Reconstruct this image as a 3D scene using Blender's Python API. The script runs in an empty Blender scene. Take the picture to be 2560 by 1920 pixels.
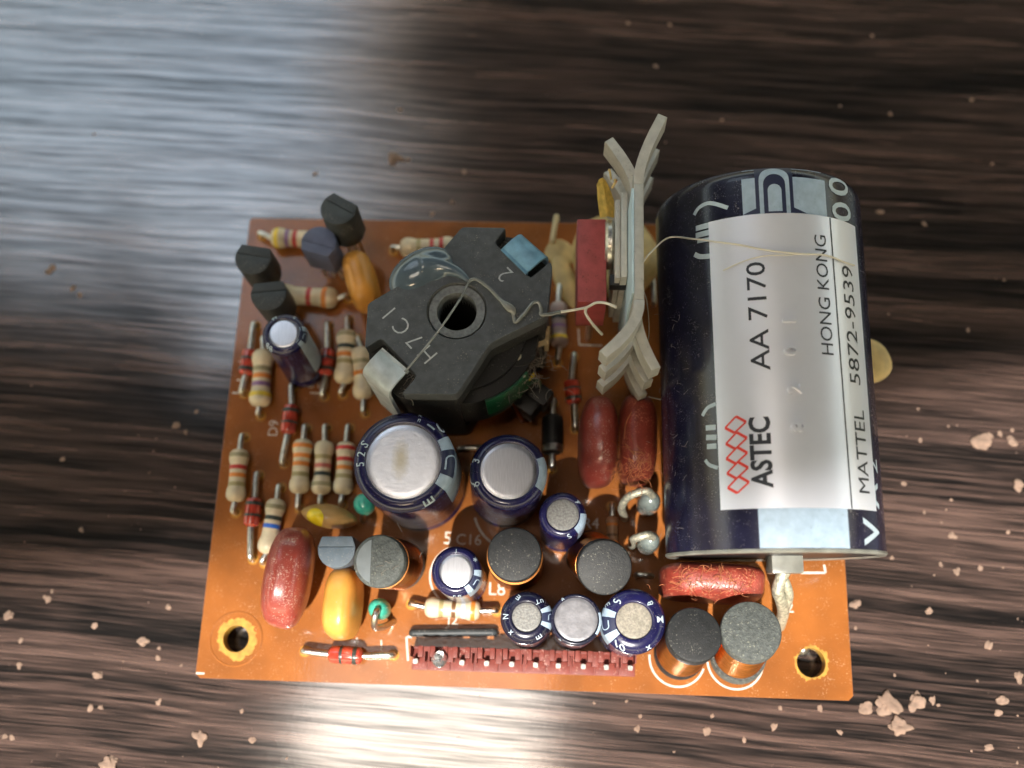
import bpy, bmesh, math, random
from mathutils import Vector, Matrix, Quaternion
random.seed(7)
sc = bpy.context.scene
COL = sc.collection
rad = math.radians

# ---------------------------------------------------------------- camera (1 unit = 1 mm)
CR = Matrix(((0.9988834697, -0.0222713742, 0.0416629302),
             (0.0333384011, 0.9571579690, -0.2876407018),
             (-0.0334718519, 0.2887085178, 0.9568317652)))
CC = Vector((37.8796, 0.4519, 110.9984))
FPX = 2500.0
cam = bpy.data.cameras.new("camera")
camo = bpy.data.objects.new("camera", cam)
COL.objects.link(camo)
m4 = CR.to_4x4(); m4.translation = CC
camo.matrix_world = m4
cam.sensor_fit = 'HORIZONTAL'; cam.sensor_width = 36.0
cam.lens = 36.0 * FPX / 2560.0
cam.clip_start = 1.0; cam.clip_end = 20000.0
cam.dof.use_dof = True
cam.dof.focus_distance = 98.0
cam.dof.aperture_fstop = cam.lens * 1e-3 / (2 * 1.05)
sc.camera = camo

# ---------------------------------------------------------------- sky, sun, exposure
SUN_EL, SUN_AZ = rad(60), rad(188)          # azimuth from +Y towards +X
world = bpy.data.worlds.new("World"); sc.world = world
world.use_nodes = True
wn = world.node_tree
sky = wn.nodes.new('ShaderNodeTexSky'); sky.sky_type = 'NISHITA'; sky.sun_disc = False
sky.sun_elevation = SUN_EL; sky.sun_rotation = SUN_AZ
sky.air_density = 2.8; sky.dust_density = 10.0; sky.ozone_density = 0.6
bg = wn.nodes['Background']; bg.inputs[1].default_value = 0.15
wn.links.new(sky.outputs[0], bg.inputs[0])
sunl = bpy.data.lights.new("sun", 'SUN'); sunl.energy = 2.0; sunl.angle = rad(0.6)
sunl.color = (1.0, 0.96, 0.89)
suno = bpy.data.objects.new("sun", sunl); COL.objects.link(suno)
SUN = Vector((math.sin(SUN_AZ) * math.cos(SUN_EL), math.cos(SUN_AZ) * math.cos(SUN_EL), math.sin(SUN_EL)))
suno.rotation_euler = SUN.to_track_quat('Z', 'Y').to_euler()
suno.location = SUN * 600
sc.view_settings.view_transform = 'Standard'; sc.view_settings.look = 'None'
sc.view_settings.exposure = 2.2; sc.view_settings.gamma = 1.0
try:
    sc.cycles.use_denoising = True
    sc.cycles.caustics_refractive = False
    sc.cycles.max_bounces = 8
except Exception:
    pass

TABLE_Z = -3.0
def P(px, py, z=0.0):
    """where a sight line of the photograph (2560 x 1920) meets the plane at height z"""
    d = CR @ Vector(((px - 1280) / FPX, -(py - 960) / FPX, -1.0))
    t = (z - CC.z) / d.z
    return CC + d * t

# ---------------------------------------------------------------- materials
def M(name, col, rough=0.5, metal=0.0, var=0.15, vs=0.5, bump=0.0, bs=2.0, dust=0.0, ds=3.0,
      dustcol=(0.42, 0.38, 0.33), coat=0.0, cr=0.1, spec=0.5, trans=0.0, ior=1.45, stretch=None, sss=0.0):
    m = bpy.data.materials.new(name); m.use_nodes = True
    nt = m.node_tree; N = nt.nodes; L = nt.links
    b = N['Principled BSDF']
    b.inputs['Roughness'].default_value = rough
    b.inputs['Metallic'].default_value = metal
    b.inputs['Specular IOR Level'].default_value = spec
    b.inputs['IOR'].default_value = ior
    b.inputs['Coat Weight'].default_value = coat
    b.inputs['Coat Roughness'].default_value = cr
    b.inputs['Transmission Weight'].default_value = trans
    if sss:
        b.inputs['Subsurface Weight'].default_value = sss
        b.inputs['Subsurface Radius'].default_value = (1.0, 0.5, 0.25)
        b.inputs['Subsurface Scale'].default_value = 0.5
    tc = N.new('ShaderNodeTexCoord')
    src = tc.outputs['Object']
    if stretch:
        mp = N.new('ShaderNodeMapping'); mp.inputs['Scale'].default_value = stretch
        L.new(src, mp.inputs['Vector']); src = mp.outputs[0]
    n1 = N.new('ShaderNodeTexNoise'); n1.inputs['Scale'].default_value = vs; n1.inputs['Detail'].default_value = 5
    L.new(src, n1.inputs['Vector'])
    mr = N.new('ShaderNodeMapRange'); mr.inputs['From Min'].default_value = 0.3; mr.inputs['From Max'].default_value = 0.7
    L.new(n1.outputs['Fac'], mr.inputs['Value'])
    mx = N.new('ShaderNodeMix'); mx.data_type = 'RGBA'
    lo = [max(0, c * (1 - var)) for c in col]; hi = [min(1, c * (1 + var)) for c in col]
    mx.inputs[6].default_value = (*lo, 1); mx.inputs[7].default_value = (*hi, 1)
    L.new(mr.outputs[0], mx.inputs[0])
    out = mx.outputs[2]
    if dust:
        n2 = N.new('ShaderNodeTexNoise'); n2.inputs['Scale'].default_value = ds; n2.inputs['Detail'].default_value = 3
        n2.inputs['Roughness'].default_value = 0.7
        L.new(tc.outputs['Object'], n2.inputs['Vector'])
        n3 = N.new('ShaderNodeTexNoise'); n3.inputs['Scale'].default_value = ds * 0.12
        L.new(tc.outputs['Object'], n3.inputs['Vector'])
        n4 = N.new('ShaderNodeMath'); n4.operation = 'MULTIPLY'; n4.inputs[1].default_value = 0.35; L.new(n3.outputs['Fac'], n4.inputs[0])
        ad = N.new('ShaderNodeMath'); ad.operation = 'ADD'
        L.new(n2.outputs['Fac'], ad.inputs[0]); L.new(n4.outputs[0], ad.inputs[1])
        r2 = N.new('ShaderNodeMapRange')
        r2.inputs['From Min'].default_value = 0.825 - 0.07 * dust; r2.inputs['From Max'].default_value = 0.895 - 0.07 * dust
        r2.inputs['To Max'].default_value = min(0.85, 0.45 + 0.3 * dust)
        L.new(ad.outputs[0], r2.inputs['Value'])
        m2 = N.new('ShaderNodeMix'); m2.data_type = 'RGBA'
        m2.inputs[7].default_value = (*dustcol, 1)
        L.new(r2.outputs[0], m2.inputs[0]); L.new(out, m2.inputs[6]); out = m2.outputs[2]
        rr = N.new('ShaderNodeMapRange'); rr.inputs['To Min'].default_value = rough; rr.inputs['To Max'].default_value = 0.9
        L.new(r2.outputs[0], rr.inputs['Value']); L.new(rr.outputs[0], b.inputs['Roughness'])
    L.new(out, b.inputs['Base Color'])
    if bump:
        nb = N.new('ShaderNodeTexNoise'); nb.inputs['Scale'].default_value = bs; nb.inputs['Detail'].default_value = 4
        L.new(src, nb.inputs['Vector'])
        bp = N.new('ShaderNodeBump'); bp.inputs['Strength'].default_value = bump; bp.inputs['Distance'].default_value = 0.15
        L.new(nb.outputs['Fac'], bp.inputs['Height']); L.new(bp.outputs[0], b.inputs['Normal'])
        if coat:
            L.new(bp.outputs[0], b.inputs['Coat Normal'])
    return m

MT = {}
MT['navy'] = M('navy_sleeve', (0.010, 0.009, 0.052), 0.25, var=0.3, vs=0.4, coat=0.25, cr=0.12, dust=0.1, ds=8, bump=0.05, bs=1.5)
MT['navy_dark'] = M('dark_navy_sleeve', (0.007, 0.007, 0.024), 0.25, var=0.3, vs=0.4, coat=0.2, cr=0.12, dust=0.08, ds=8, bump=0.05, bs=1.5)
MT['bluegrey'] = M('pale_blue_print', (0.33, 0.42, 0.52), 0.4, var=0.12, vs=1.2, bump=0.06, bs=3, dust=0.3, ds=4, dustcol=(0.2, 0.22, 0.25))
MT['paleprint'] = M('pale_print', (0.42, 0.50, 0.56), 0.4, var=0.08)
MT['darkprint'] = M('dark_print', (0.02, 0.025, 0.06), 0.4, var=0.05)
MT['alu'] = M('aluminium_top', (0.70, 0.71, 0.76), 0.34, metal=1.0, var=0.08, vs=2.0, stretch=(6, .4, 1), bump=0.06, bs=6)
MT['alu_dull'] = M('dusty_aluminium_top', (0.20, 0.195, 0.185), 0.55, metal=0.3, var=0.35, vs=4.5, bump=0.22, bs=6, dust=0.7, ds=6, dustcol=(0.20, 0.185, 0.155))
MT['alu_worn'] = M('worn_aluminium_top', (0.21, 0.205, 0.22), 0.45, metal=0.45, var=0.25, vs=1.0, bump=0.1, bs=5)
MT['alu_sand'] = M('sandy_aluminium_top', (0.24, 0.215, 0.175), 0.6, metal=0.2, var=0.3, vs=4, bump=0.22, bs=6, dust=0.5, ds=6)
MT['alu_stained'] = M('stained_aluminium_top', (0.74, 0.76, 0.82), 0.33, metal=1.0, var=0.06, vs=1.2, bump=0.08, bs=2.5)
MT['stain'] = M('tan_stain', (0.62, 0.58, 0.49), 0.45, var=0.2, vs=4, metal=0.7)
MT['ferrite'] = M('grey_ferrite', (0.060, 0.066, 0.074), 0.55, var=0.22, vs=1.3, bump=0.10, bs=7, dust=0.10, ds=6)
MT['ferrite_dark'] = M('dark_ferrite', (0.013, 0.0135, 0.0145), 0.6, var=0.3, vs=2, bump=0.25, bs=6, dust=0.45, ds=5, dustcol=(0.22, 0.21, 0.18))
MT['ferrite_dusty'] = M('dusty_ferrite', (0.075, 0.082, 0.078), 0.65, var=0.35, vs=2.2, bump=0.6, bs=5, dust=0.7, ds=5, dustcol=(0.27, 0.27, 0.22))
MT['copper'] = M('copper_wire', (0.62, 0.24, 0.07), 0.28, metal=1.0, var=0.3, vs=1.0, stretch=(1, 1, 6))
MT['green_wire'] = M('green_enamel_wire', (0.004, 0.055, 0.022), 0.3, var=0.4, vs=0.6, coat=0.6, dust=0.4, ds=2)
MT['black'] = M('black_plastic', (0.008, 0.008, 0.009), 0.45, var=0.3, dust=0.12, ds=5, dustcol=(0.2, 0.19, 0.17))
MT['hole'] = M('black_bore', (0.003, 0.003, 0.004), 0.8, var=0.1)
MT['transistor'] = M('grey_epoxy', (0.034, 0.039, 0.042), 0.5, var=0.25, vs=0.8, bump=0.08, bs=6, dust=0.25, ds=5)
MT['transistor_blue'] = M('slate_epoxy', (0.13, 0.165, 0.20), 0.55, var=0.15, vs=0.8, bump=0.10, bs=6, dust=0.2, ds=6)
MT['solder'] = M('tinned_wire', (0.62, 0.61, 0.57), 0.32, metal=1.0, var=0.25, vs=2.5, bump=0.15, bs=4)
MT['solder_dirty'] = M('crusted_wire', (0.48, 0.46, 0.36), 0.5, metal=0.6, var=0.4, vs=3, bump=0.5, bs=5)
MT['beige'] = M('beige_resistor_coat', (0.62, 0.52, 0.36), 0.38, var=0.12, vs=0.9, coat=0.3, cr=0.2)
MT['redglass'] = M('red_glass', (0.42, 0.05, 0.03), 0.12, var=0.45, vs=1.3, coat=0.8, cr=0.05)
MT['reddip'] = M('red_dip', (0.29, 0.050, 0.036), 0.32, var=0.18, vs=0.5, coat=0.4, cr=0.14, dust=0.9, ds=6, dustcol=(0.62, 0.42, 0.34), bump=0.12, bs=2.5)
MT['reddip_dusty'] = M('dusty_red_dip', (0.25, 0.038, 0.024), 0.42, var=0.25, vs=0.7, coat=0.3, cr=0.2, dust=0.9, ds=5.0, dustcol=(0.62, 0.25, 0.14), bump=0.3, bs=4)
MT['yellowdip'] = M('ochre_dip', (0.66, 0.30, 0.055), 0.36, var=0.15, vs=0.4, coat=0.25, cr=0.25, bump=0.06, bs=1.2, dust=0.05, ds=4)
MT['yellowpaint'] = M('yellow_paint', (0.85, 0.62, 0.02), 0.25, var=0.1, coat=0.4)
MT['teal'] = M('teal_enamel', (0.05, 0.40, 0.29), 0.3, var=0.15, coat=0.4)
MT['greybead'] = M('grey_glass_bead', (0.17, 0.20, 0.19), 0.15, var=0.3, vs=1.5, coat=0.8, cr=0.1, dust=0.5, ds=4)
MT['redplastic'] = M('red_plastic', (0.17, 0.030, 0.020), 0.5, var=0.15, vs=0.8, dust=0.35, ds=5, dustcol=(0.6, 0.4, 0.34), bump=0.05, bs=4)
MT['redepoxy'] = M('red_epoxy', (0.30, 0.055, 0.055), 0.48, var=0.2, vs=0.7, bump=0.2, bs=5, dust=0.35, ds=4, dustcol=(0.09, 0.03, 0.03))
MT['heat'] = M('oxidised_aluminium', (0.48, 0.465, 0.425), 0.48, metal=0.4, var=0.10, vs=1.2, bump=0.12, bs=6, dust=0.12, ds=6, dustcol=(0.13, 0.12, 0.10))
MT['paleblue'] = M('pale_blue_sheet', (0.45, 0.58, 0.66), 0.4, var=0.1)
MT['label'] = M('silver_label', (0.69, 0.70, 0.78), 0.35, metal=0.35, var=0.05, vs=0.15, bump=0.05, bs=0.5)
MT['ink'] = M('black_ink', (0.02, 0.022, 0.03), 0.5, var=0.1)
MT['redink'] = M('red_ink', (0.70, 0.045, 0.03), 0.5, var=0.08)
MT['white_ink'] = M('white_ink', (0.62, 0.55, 0.48), 0.6, var=0.2, vs=2)
MT['stamp'] = M('grey_stamp', (0.40, 0.42, 0.44), 0.6, var=0.25, vs=5)
MT['clip_blue'] = M('blued_spring_steel', (0.17, 0.33, 0.46), 0.5, metal=0.4, var=0.3, vs=0.6, bump=0.15, bs=3)
MT['clip_grey'] = M('bright_spring_steel', (0.46, 0.50, 0.52), 0.5, metal=0.4, var=0.2, vs=0.8, bump=0.15, bs=3)
MT['creamglue'] = M('cream_glue', (0.50, 0.37, 0.16), 0.45, var=0.25, vs=0.6, bump=0.2, bs=1.5, sss=0.2)
MT['tan'] = M('tan_card', (0.42, 0.32, 0.18), 0.6, var=0.25, vs=2)
MT['thread'] = M('pale_fibre', (0.62, 0.58, 0.50), 0.6, var=0.1)
MT['lint'] = M('lint', (0.22, 0.19, 0.16), 0.8, var=0.3)
MT['lint_orange'] = M('rusty_lint', (0.42, 0.15, 0.06), 0.8, var=0.3)
MT['crumb'] = M('plaster', (0.24, 0.16, 0.12), 0.9, var=0.2, vs=0.8, bump=0.4, bs=3)
MT['nylon2'] = M('cream_wire', (0.55, 0.45, 0.26), .4)
MT['nylon'] = M('milky_plastic', (0.26, 0.26, 0.23), 0.3, var=0.3, coat=0.3, trans=0.3)
BANDC = {'red': (0.50, 0.035, 0.03), 'orange': (0.70, 0.22, 0.035), 'gold': (0.36, 0.29, 0.13), 'black': (0.03, 0.04, 0.035),
         'blue': (0.03, 0.13, 0.55), 'violet': (0.26, 0.14, 0.28), 'yellow': (0.72, 0.52, 0.05), 'brown': (0.16, 0.075, 0.03),
         'white': (0.62, 0.62, 0.62), 'olive': (0.30, 0.26, 0.15), 'pink': (0.52, 0.14, 0.11)}
BAND = {k: M('band_' + k, v, 0.35, var=0.08, coat=0.2) for k, v in BANDC.items()}
def glassy(name, col, rough=0.08, ior=1.47):
    m = bpy.data.materials.new(name); m.use_nodes = True
    b = m.node_tree.nodes['Principled BSDF']
    b.inputs['Base Color'].default_value = (*col, 1); b.inputs['Roughness'].default_value = rough
    b.inputs['Transmission Weight'].default_value = 0.9; b.inputs['IOR'].default_value = ior
    return m
MT['hotglue'] = glassy('clear_glue', (0.85, 0.88, 0.90), 0.10)
MT['blobglue'] = M('bluish_glue', (0.085, 0.115, 0.145), 0.14, var=0.2, trans=0.05, coat=0.35, cr=0.12, bump=.1, bs=.8)
MT['gluestring'] = M('cloudy_glue', (0.42, 0.43, 0.41), 0.2, var=0.15, trans=0.6, coat=0.4)

# board: brown phenolic with fine scratches and a scuffed surface
def board_material():
    m = M('phenolic_board', (0.265, 0.085, 0.016), 0.42, var=0.25, vs=0.16, coat=0.7, cr=0.08, spec=0.2, bump=0.03, bs=2.2, dust=0.3, ds=5, dustcol=(0.62, 0.40, 0.24))
    return m
MT['board'] = board_material()
MT['board_edge'] = M('worn_board_rim', (0.40, 0.215, 0.03), 0.5, var=0.3, vs=1.2, bump=0.3, bs=3)

def table_material():
    m = bpy.data.materials.new('dark_wood_laminate'); m.use_nodes = True
    nt = m.node_tree; N = nt.nodes; L = nt.links; b = N['Principled BSDF']
    tc = N.new('ShaderNodeTexCoord')
    rot = N.new('ShaderNodeMapping'); rot.inputs['Rotation'].default_value = (0, 0, rad(GRAIN))
    L.new(tc.outputs['Object'], rot.inputs['Vector'])
    # gentle waviness of the grain
    wv = N.new('ShaderNodeTexNoise'); wv.inputs['Scale'].default_value = 0.02; wv.inputs['Detail'].default_value = 2
    L.new(rot.outputs[0], wv.inputs['Vector'])
    ms = N.new('ShaderNodeVectorMath'); ms.operation = 'SCALE'; ms.inputs['Scale'].default_value = 3.0
    L.new(wv.outputs['Color'], ms.inputs[0])
    va = N.new('ShaderNodeVectorMath'); va.operation = 'ADD'
    L.new(rot.outputs[0], va.inputs[0]); L.new(ms.outputs[0], va.inputs[1])
    def grain(sx, sy, detail=4, rough=0.6, off=0):
        mp = N.new('ShaderNodeMapping'); mp.inputs['Scale'].default_value = (sx, sy, 1); mp.inputs['Location'].default_value = (off, off * 1.7, 0)
        L.new(va.outputs[0], mp.inputs['Vector'])
        n = N.new('ShaderNodeTexNoise'); n.inputs['Scale'].default_value = 1; n.inputs['Detail'].default_value = detail
        n.inputs['Roughness'].default_value = rough
        L.new(mp.outputs[0], n.inputs['Vector']); return n.outputs['Fac']
    def math2(op, a, b_):
        n = N.new('ShaderNodeMath'); n.operation = op
        for i, v in enumerate((a, b_)):
            if isinstance(v, (int, float)): n.inputs[i].default_value = v
            else: L.new(v, n.inputs[i])
        return n.outputs[0]
    g1 = grain(0.006, 0.34, 3, 0.5)
    g2 = grain(0.022, 1.5, 3, 0.58, 13)
    g3 = grain(0.13, 4.2, 2, 0.6, 31)
    s = math2('ADD', math2('MULTIPLY', g1, 0.38), math2('ADD', math2('MULTIPLY', g2, 0.32), math2('MULTIPLY', g3, 0.36)))
    cr = N.new('ShaderNodeValToRGB')
    e = cr.color_ramp; e.elements[0].position = 0.45; e.elements[0].color = (0.0065, 0.0054, 0.0052, 1)
    e.elements[1].position = 0.655; e.elements[1].color = (0.135, 0.084, 0.069, 1)
    k = e.elements.new(0.505); k.color = (0.026, 0.0180, 0.0158, 1)
    k = e.elements.new(0.555); k.color = (0.060, 0.038, 0.032, 1)
    L.new(s, cr.inputs[0])
    # pale flecks and scuffs worn into the laminate
    fl = N.new('ShaderNodeTexNoise'); fl.inputs['Scale'].default_value = 1.1; fl.inputs['Detail'].default_value = 5; fl.inputs['Roughness'].default_value = 0.75
    L.new(tc.outputs['Object'], fl.inputs['Vector'])
    fr = N.new('ShaderNodeMapRange'); fr.inputs['From Min'].default_value = 0.66; fr.inputs['From Max'].default_value = 0.74; fr.inputs['To Max'].default_value = 0.5
    L.new(fl.outputs['Fac'], fr.inputs['Value'])
    mx = N.new('ShaderNodeMix'); mx.data_type = 'RGBA'; mx.inputs[7].default_value = (0.34, 0.23, 0.18, 1)
    L.new(fr.outputs[0], mx.inputs[0]); L.new(cr.outputs[0], mx.inputs[6])
    L.new(mx.outputs[2], b.inputs['Base Color'])
    b.inputs['Roughness'].default_value = 0.6
    b.inputs['Specular IOR Level'].default_value = 0.05
    b.inputs['Coat Weight'].default_value = 1.0; b.inputs['Coat IOR'].default_value = 2.55; b.inputs['Coat Roughness'].default_value = 0.12
    cw = N.new('ShaderNodeMapRange'); cw.inputs['From Min'].default_value = 0.36; cw.inputs['From Max'].default_value = 0.58
    cw.inputs['To Min'].default_value = 0.35; cw.inputs['To Max'].default_value = 1.0
    L.new(math2('ADD', math2('MULTIPLY', g2, .6), math2('MULTIPLY', g3, .4)), cw.inputs['Value']); L.new(cw.outputs[0], b.inputs['Coat Weight'])
    bp = N.new('ShaderNodeBump'); bp.inputs['Strength'].default_value = 0.35; bp.inputs['Distance'].default_value = 0.25
    L.new(math2('ADD', g2, g3), bp.inputs['Height'])
    L.new(bp.outputs[0], b.inputs['Normal'])
    bp2 = N.new('ShaderNodeBump'); bp2.inputs['Strength'].default_value = 0.06; bp2.inputs['Distance'].default_value = 0.06
    L.new(math2('ADD', g3, fl.outputs['Fac']), bp2.inputs['Height']); L.new(bp2.outputs[0], b.inputs['Coat Normal'])
    return m
_ga = P(300, 720, TABLE_Z); _gb = P(1000, 775, TABLE_Z)
GRAIN = -math.degrees(math.atan2(_gb.y - _ga.y, _gb.x - _ga.x))

# ---------------------------------------------------------------- mesh helpers
def finish(bm, smooth=40):
    bmesh.ops.recalc_face_normals(bm, faces=bm.faces)
    me = bpy.data.meshes.new('m'); bm.to_mesh(me); bm.free()
    if smooth:
        for p in me.polygons: p.use_smooth = True
        me.set_sharp_from_angle(angle=rad(smooth))
    return me
def lathe(prof, seg=48, smooth=40, close=False):
    bm = bmesh.new(); rings = []
    for r, z in prof:
        if r < 1e-5: rings.append([bm.verts.new((0, 0, z))])
        else: rings.append([bm.verts.new((r * math.cos(2 * math.pi * i / seg), r * math.sin(2 * math.pi * i / seg), z)) for i in range(seg)])
    pairs = list(zip(rings, rings[1:]))
    if close: pairs.append((rings[-1], rings[0]))
    for a, b in pairs:
        for i in range(seg):
            j = (i + 1) % seg
            if len(a) == 1 and len(b) > 1: bm.faces.new((a[0], b[i], b[j]))
            elif len(b) == 1 and len(a) > 1: bm.faces.new((a[i], a[j], b[0]))
            elif len(a) > 1: bm.faces.new((a[i], a[j], b[j], b[i]))
    return finish(bm, smooth)
def tube_bm(bm, pts, r, seg=8, r2=None):
    pts = [Vector(p) for p in pts]; n = len(pts); prev = None; rings = []
    for i, p in enumerate(pts):
        t = (pts[min(i + 1, n - 1)] - pts[max(i - 1, 0)])
        t = t.normalized() if t.length > 1e-9 else Vector((0, 0, 1))
        if prev is None:
            a = Vector((0, 0, 1)) if abs(t.z) < 0.9 else Vector((1, 0, 0)); u = t.cross(a).normalized()
        else:
            u = prev - t * prev.dot(t); u = u.normalized() if u.length > 1e-6 else t.orthogonal().normalized()
        prev = u; v = t.cross(u)
        rr = r(i / (n - 1)) if callable(r) else r
        rings.append([bm.verts.new(p + (u * math.cos(2 * math.pi * k / seg) + v * math.sin(2 * math.pi * k / seg)) * rr) for k in range(seg)])
    for a, b in zip(rings, rings[1:]):
        for k in range(seg):
            j = (k + 1) % seg; bm.faces.new((a[k], a[j], b[j], b[k]))
    bm.faces.new(rings[0]); bm.faces.new(list(reversed(rings[-1])))
def smooth_path(pts, sub=6):
    pts = [Vector(p) for p in pts]; out = []
    for i in range(len(pts) - 1):
        p0 = pts[max(i - 1, 0)]; p1 = pts[i]; p2 = pts[i + 1]; p3 = pts[min(i + 2, len(pts) - 1)]
        for k in range(sub):
            t = k / sub
            out.append(0.5 * ((2 * p1) + (p2 - p0) * t + (2 * p0 - 5 * p1 + 4 * p2 - p3) * t * t + (3 * p1 - p0 - 3 * p2 + p3) * t ** 3))
    out.append(pts[-1]); return out
def tube(pts, r, seg=8, sub=6):
    bm = bmesh.new(); tube_bm(bm, smooth_path(pts, sub) if sub else pts, r, seg); return finish(bm, 50)
def box_bm(bm, lo, hi):
    vs = [bm.verts.new((x, y, z)) for x in (lo[0], hi[0]) for y in (lo[1], hi[1]) for z in (lo[2], hi[2])]
    for f in ((0, 1, 3, 2), (4, 6, 7, 5), (0, 4, 5, 1), (2, 3, 7, 6), (0, 2, 6, 4), (1, 5, 7, 3)): bm.faces.new([vs[i] for i in f])
def box(lo, hi, bev=0.0, seg=2):
    bm = bmesh.new(); box_bm(bm, lo, hi)
    if bev: bmesh.ops.bevel(bm, geom=bm.edges[:], offset=bev, segments=seg, affect='EDGES', profile=0.6)
    return finish(bm)
def prism_bm(bm, poly, z0, z1, bev=0.0):
    lo = [bm.verts.new((p[0], p[1], z0)) for p in poly]; hi = [bm.verts.new((p[0], p[1], z1)) for p in poly]
    n = len(poly); fs = [bm.faces.new(lo), bm.faces.new(hi)]
    for i in range(n): fs.append(bm.faces.new((lo[i], lo[(i + 1) % n], hi[(i + 1) % n], hi[i])))
    if bev:
        es = [e for e in bm.edges if all(abs(v.co.z - z1) < 1e-6 and v in hi for v in e.verts)]
        bmesh.ops.bevel(bm, geom=es, offset=bev, segments=2, affect='EDGES', profile=0.6)
def prism(poly, z0, z1, bev=0.0, smooth=35):
    bm = bmesh.new(); prism_bm(bm, poly, z0, z1, bev); return finish(bm, smooth)
def curve_mesh(loops, z0, z1, bev=0.0):
    """flat plate with holes: first loop outside, the others holes"""
    cu = bpy.data.curves.new('c', 'CURVE'); cu.dimensions = '2D'; cu.fill_mode = 'BOTH'
    for lp in loops:
        sp = cu.splines.new('POLY'); sp.points.add(len(lp) - 1); sp.use_cyclic_u = True
        for q, p in zip(sp.points, lp): q.co = (p[0], p[1], 0, 1)
    cu.extrude = (z1 - z0) / 2 - bev; cu.bevel_depth = bev; cu.bevel_resolution = 1
    if bev: cu.offset = -bev
    ob = bpy.data.objects.new('c', cu)
    me = bpy.data.meshes.new_from_object(ob)
    me.transform(Matrix.Translation((0, 0, (z0 + z1) / 2)))
    bpy.data.objects.remove(ob); bpy.data.curves.remove(cu)
    bm = bmesh.new(); bm.from_mesh(me); bpy.data.meshes.remove(me)
    bmesh.ops.remove_doubles(bm, verts=bm.verts, dist=1e-4)
    return finish(bm, 12)
def circle(c, r, n=40): return [(c[0] + r * math.cos(2 * math.pi * i / n), c[1] + r * math.sin(2 * math.pi * i / n)) for i in range(n)]
def blob(L, W, H, e1=0.65, e2=0.65, nu=28, nv=16, wob=0.0, seed=0):
    """superellipsoid, long axis x, thin axis y, height z, centred"""
    rnd = random.Random(seed); ph = [rnd.uniform(0, 6.28) for _ in range(6)]
    f = lambda w, e: math.copysign(abs(w) ** e, w)
    bm = bmesh.new(); rings = []
    for i in range(nv + 1):
        v = -math.pi / 2 + math.pi * i / nv; cv, sv = f(math.cos(v), e1), f(math.sin(v), e1)
        ring = []
        for k in range(nu):
            u = 2 * math.pi * k / nu
            x, y, z = cv * f(math.cos(u), e2), cv * f(math.sin(u), e2), sv
            s = 1 + wob * (math.sin(3 * x + ph[0]) + math.sin(4 * y + ph[1] + 2 * z) + math.sin(3.3 * z + ph[2] + x)) / 3
            ring.append((x * L / 2 * s, y * W / 2 * s, z * H / 2 * s))
        if i in (0, nv): rings.append([bm.verts.new((0, 0, ring[0][2]))])
        else: rings.append([bm.verts.new(p) for p in ring])
    for a, b in zip(rings, rings[1:]):
        for i in range(nu):
            j = (i + 1) % nu
            if len(a) == 1: bm.faces.new((a[0], b[i], b[j]))
            elif len(b) == 1: bm.faces.new((a[i], a[j], b[0]))
            else: bm.faces.new((a[i], a[j], b[j], b[i]))
    return finish(bm, 80)
_gl = {}
def glyph_bm(txt, size, bold=0.0, step=None, rot=0.0, width=1.0):
    """text as a flat bmesh, centred on its own middle, cut fine enough to be laid over a curve"""
    key = (txt, bold)
    if key not in _gl:
        cu = bpy.data.curves.new('t', 'FONT'); cu.body = txt; cu.size = 1.0; cu.offset = bold; cu.resolution_u = 3
        cu.fill_mode = 'FRONT'
        ob = bpy.data.objects.new('t', cu); COL.objects.link(ob)
        me = bpy.data.meshes.new_from_object(ob)
        _gl[key] = ([tuple(v.co[:2]) for v in me.vertices], [tuple(p.vertices) for p in me.polygons])
        bpy.data.objects.remove(ob); bpy.data.curves.remove(cu); bpy.data.meshes.remove(me)
    vs, fs = _gl[key]
    xs = [v[0] for v in vs]; ys = [v[1] for v in vs]
    cx, cy = (min(xs) + max(xs)) / 2, (min(ys) + max(ys)) / 2
    c, s = math.cos(rot), math.sin(rot)
    bm = bmesh.new(); bv = []
    for x, y in vs:
        x, y = (x - cx) * size * width, (y - cy) * size
        bv.append(bm.verts.new((c * x - s * y, s * x + c * y, 0)))
    for f in fs:
        try: bm.faces.new([bv[i] for i in f])
        except ValueError: pass
    bmesh.ops.remove_doubles(bm, verts=bm.verts, dist=1e-5)
    if step: cut_bm(bm, step)
    return bm
def cut_bm(bm, step):
    for ax in (0, 1):
        cs = [v.co[ax] for v in bm.verts]
        if not cs: return
        k = math.floor(min(cs) / step) + 1
        while k * step < max(cs):
            co = [0, 0, 0]; co[ax] = k * step; no = [0, 0, 0]; no[ax] = 1
            bmesh.ops.bisect_plane(bm, geom=bm.verts[:] + bm.edges[:] + bm.faces[:], plane_co=co, plane_no=no, dist=1e-6)
            k += 1
def map_bm(bm, fn):
    for v in bm.verts: v.co = fn(v.co.x, v.co.y)
    return bm
def join_bm(bms):
    out = bmesh.new()
    for b in bms:
        me = bpy.data.meshes.new('j'); b.to_mesh(me); b.free(); out.from_mesh(me); bpy.data.meshes.remove(me)
    return out
def raw(bm, smooth=60):
    me = bpy.data.meshes.new('m'); bm.to_mesh(me); bm.free()
    for p in me.polygons: p.use_smooth = bool(smooth)
    return me
def quad_bm(w, h, cx=0, cy=0):
    bm = bmesh.new()
    vs = [bm.verts.new((cx + sx * w / 2, cy + sy * h / 2, 0)) for sx, sy in ((-1, -1), (1, -1), (1, 1), (-1, 1))]
    bm.faces.new(vs); return bm
def poly_bm(pts):
    bm = bmesh.new(); bm.faces.new([bm.verts.new((p[0], p[1], 0)) for p in pts]); return bm
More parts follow.
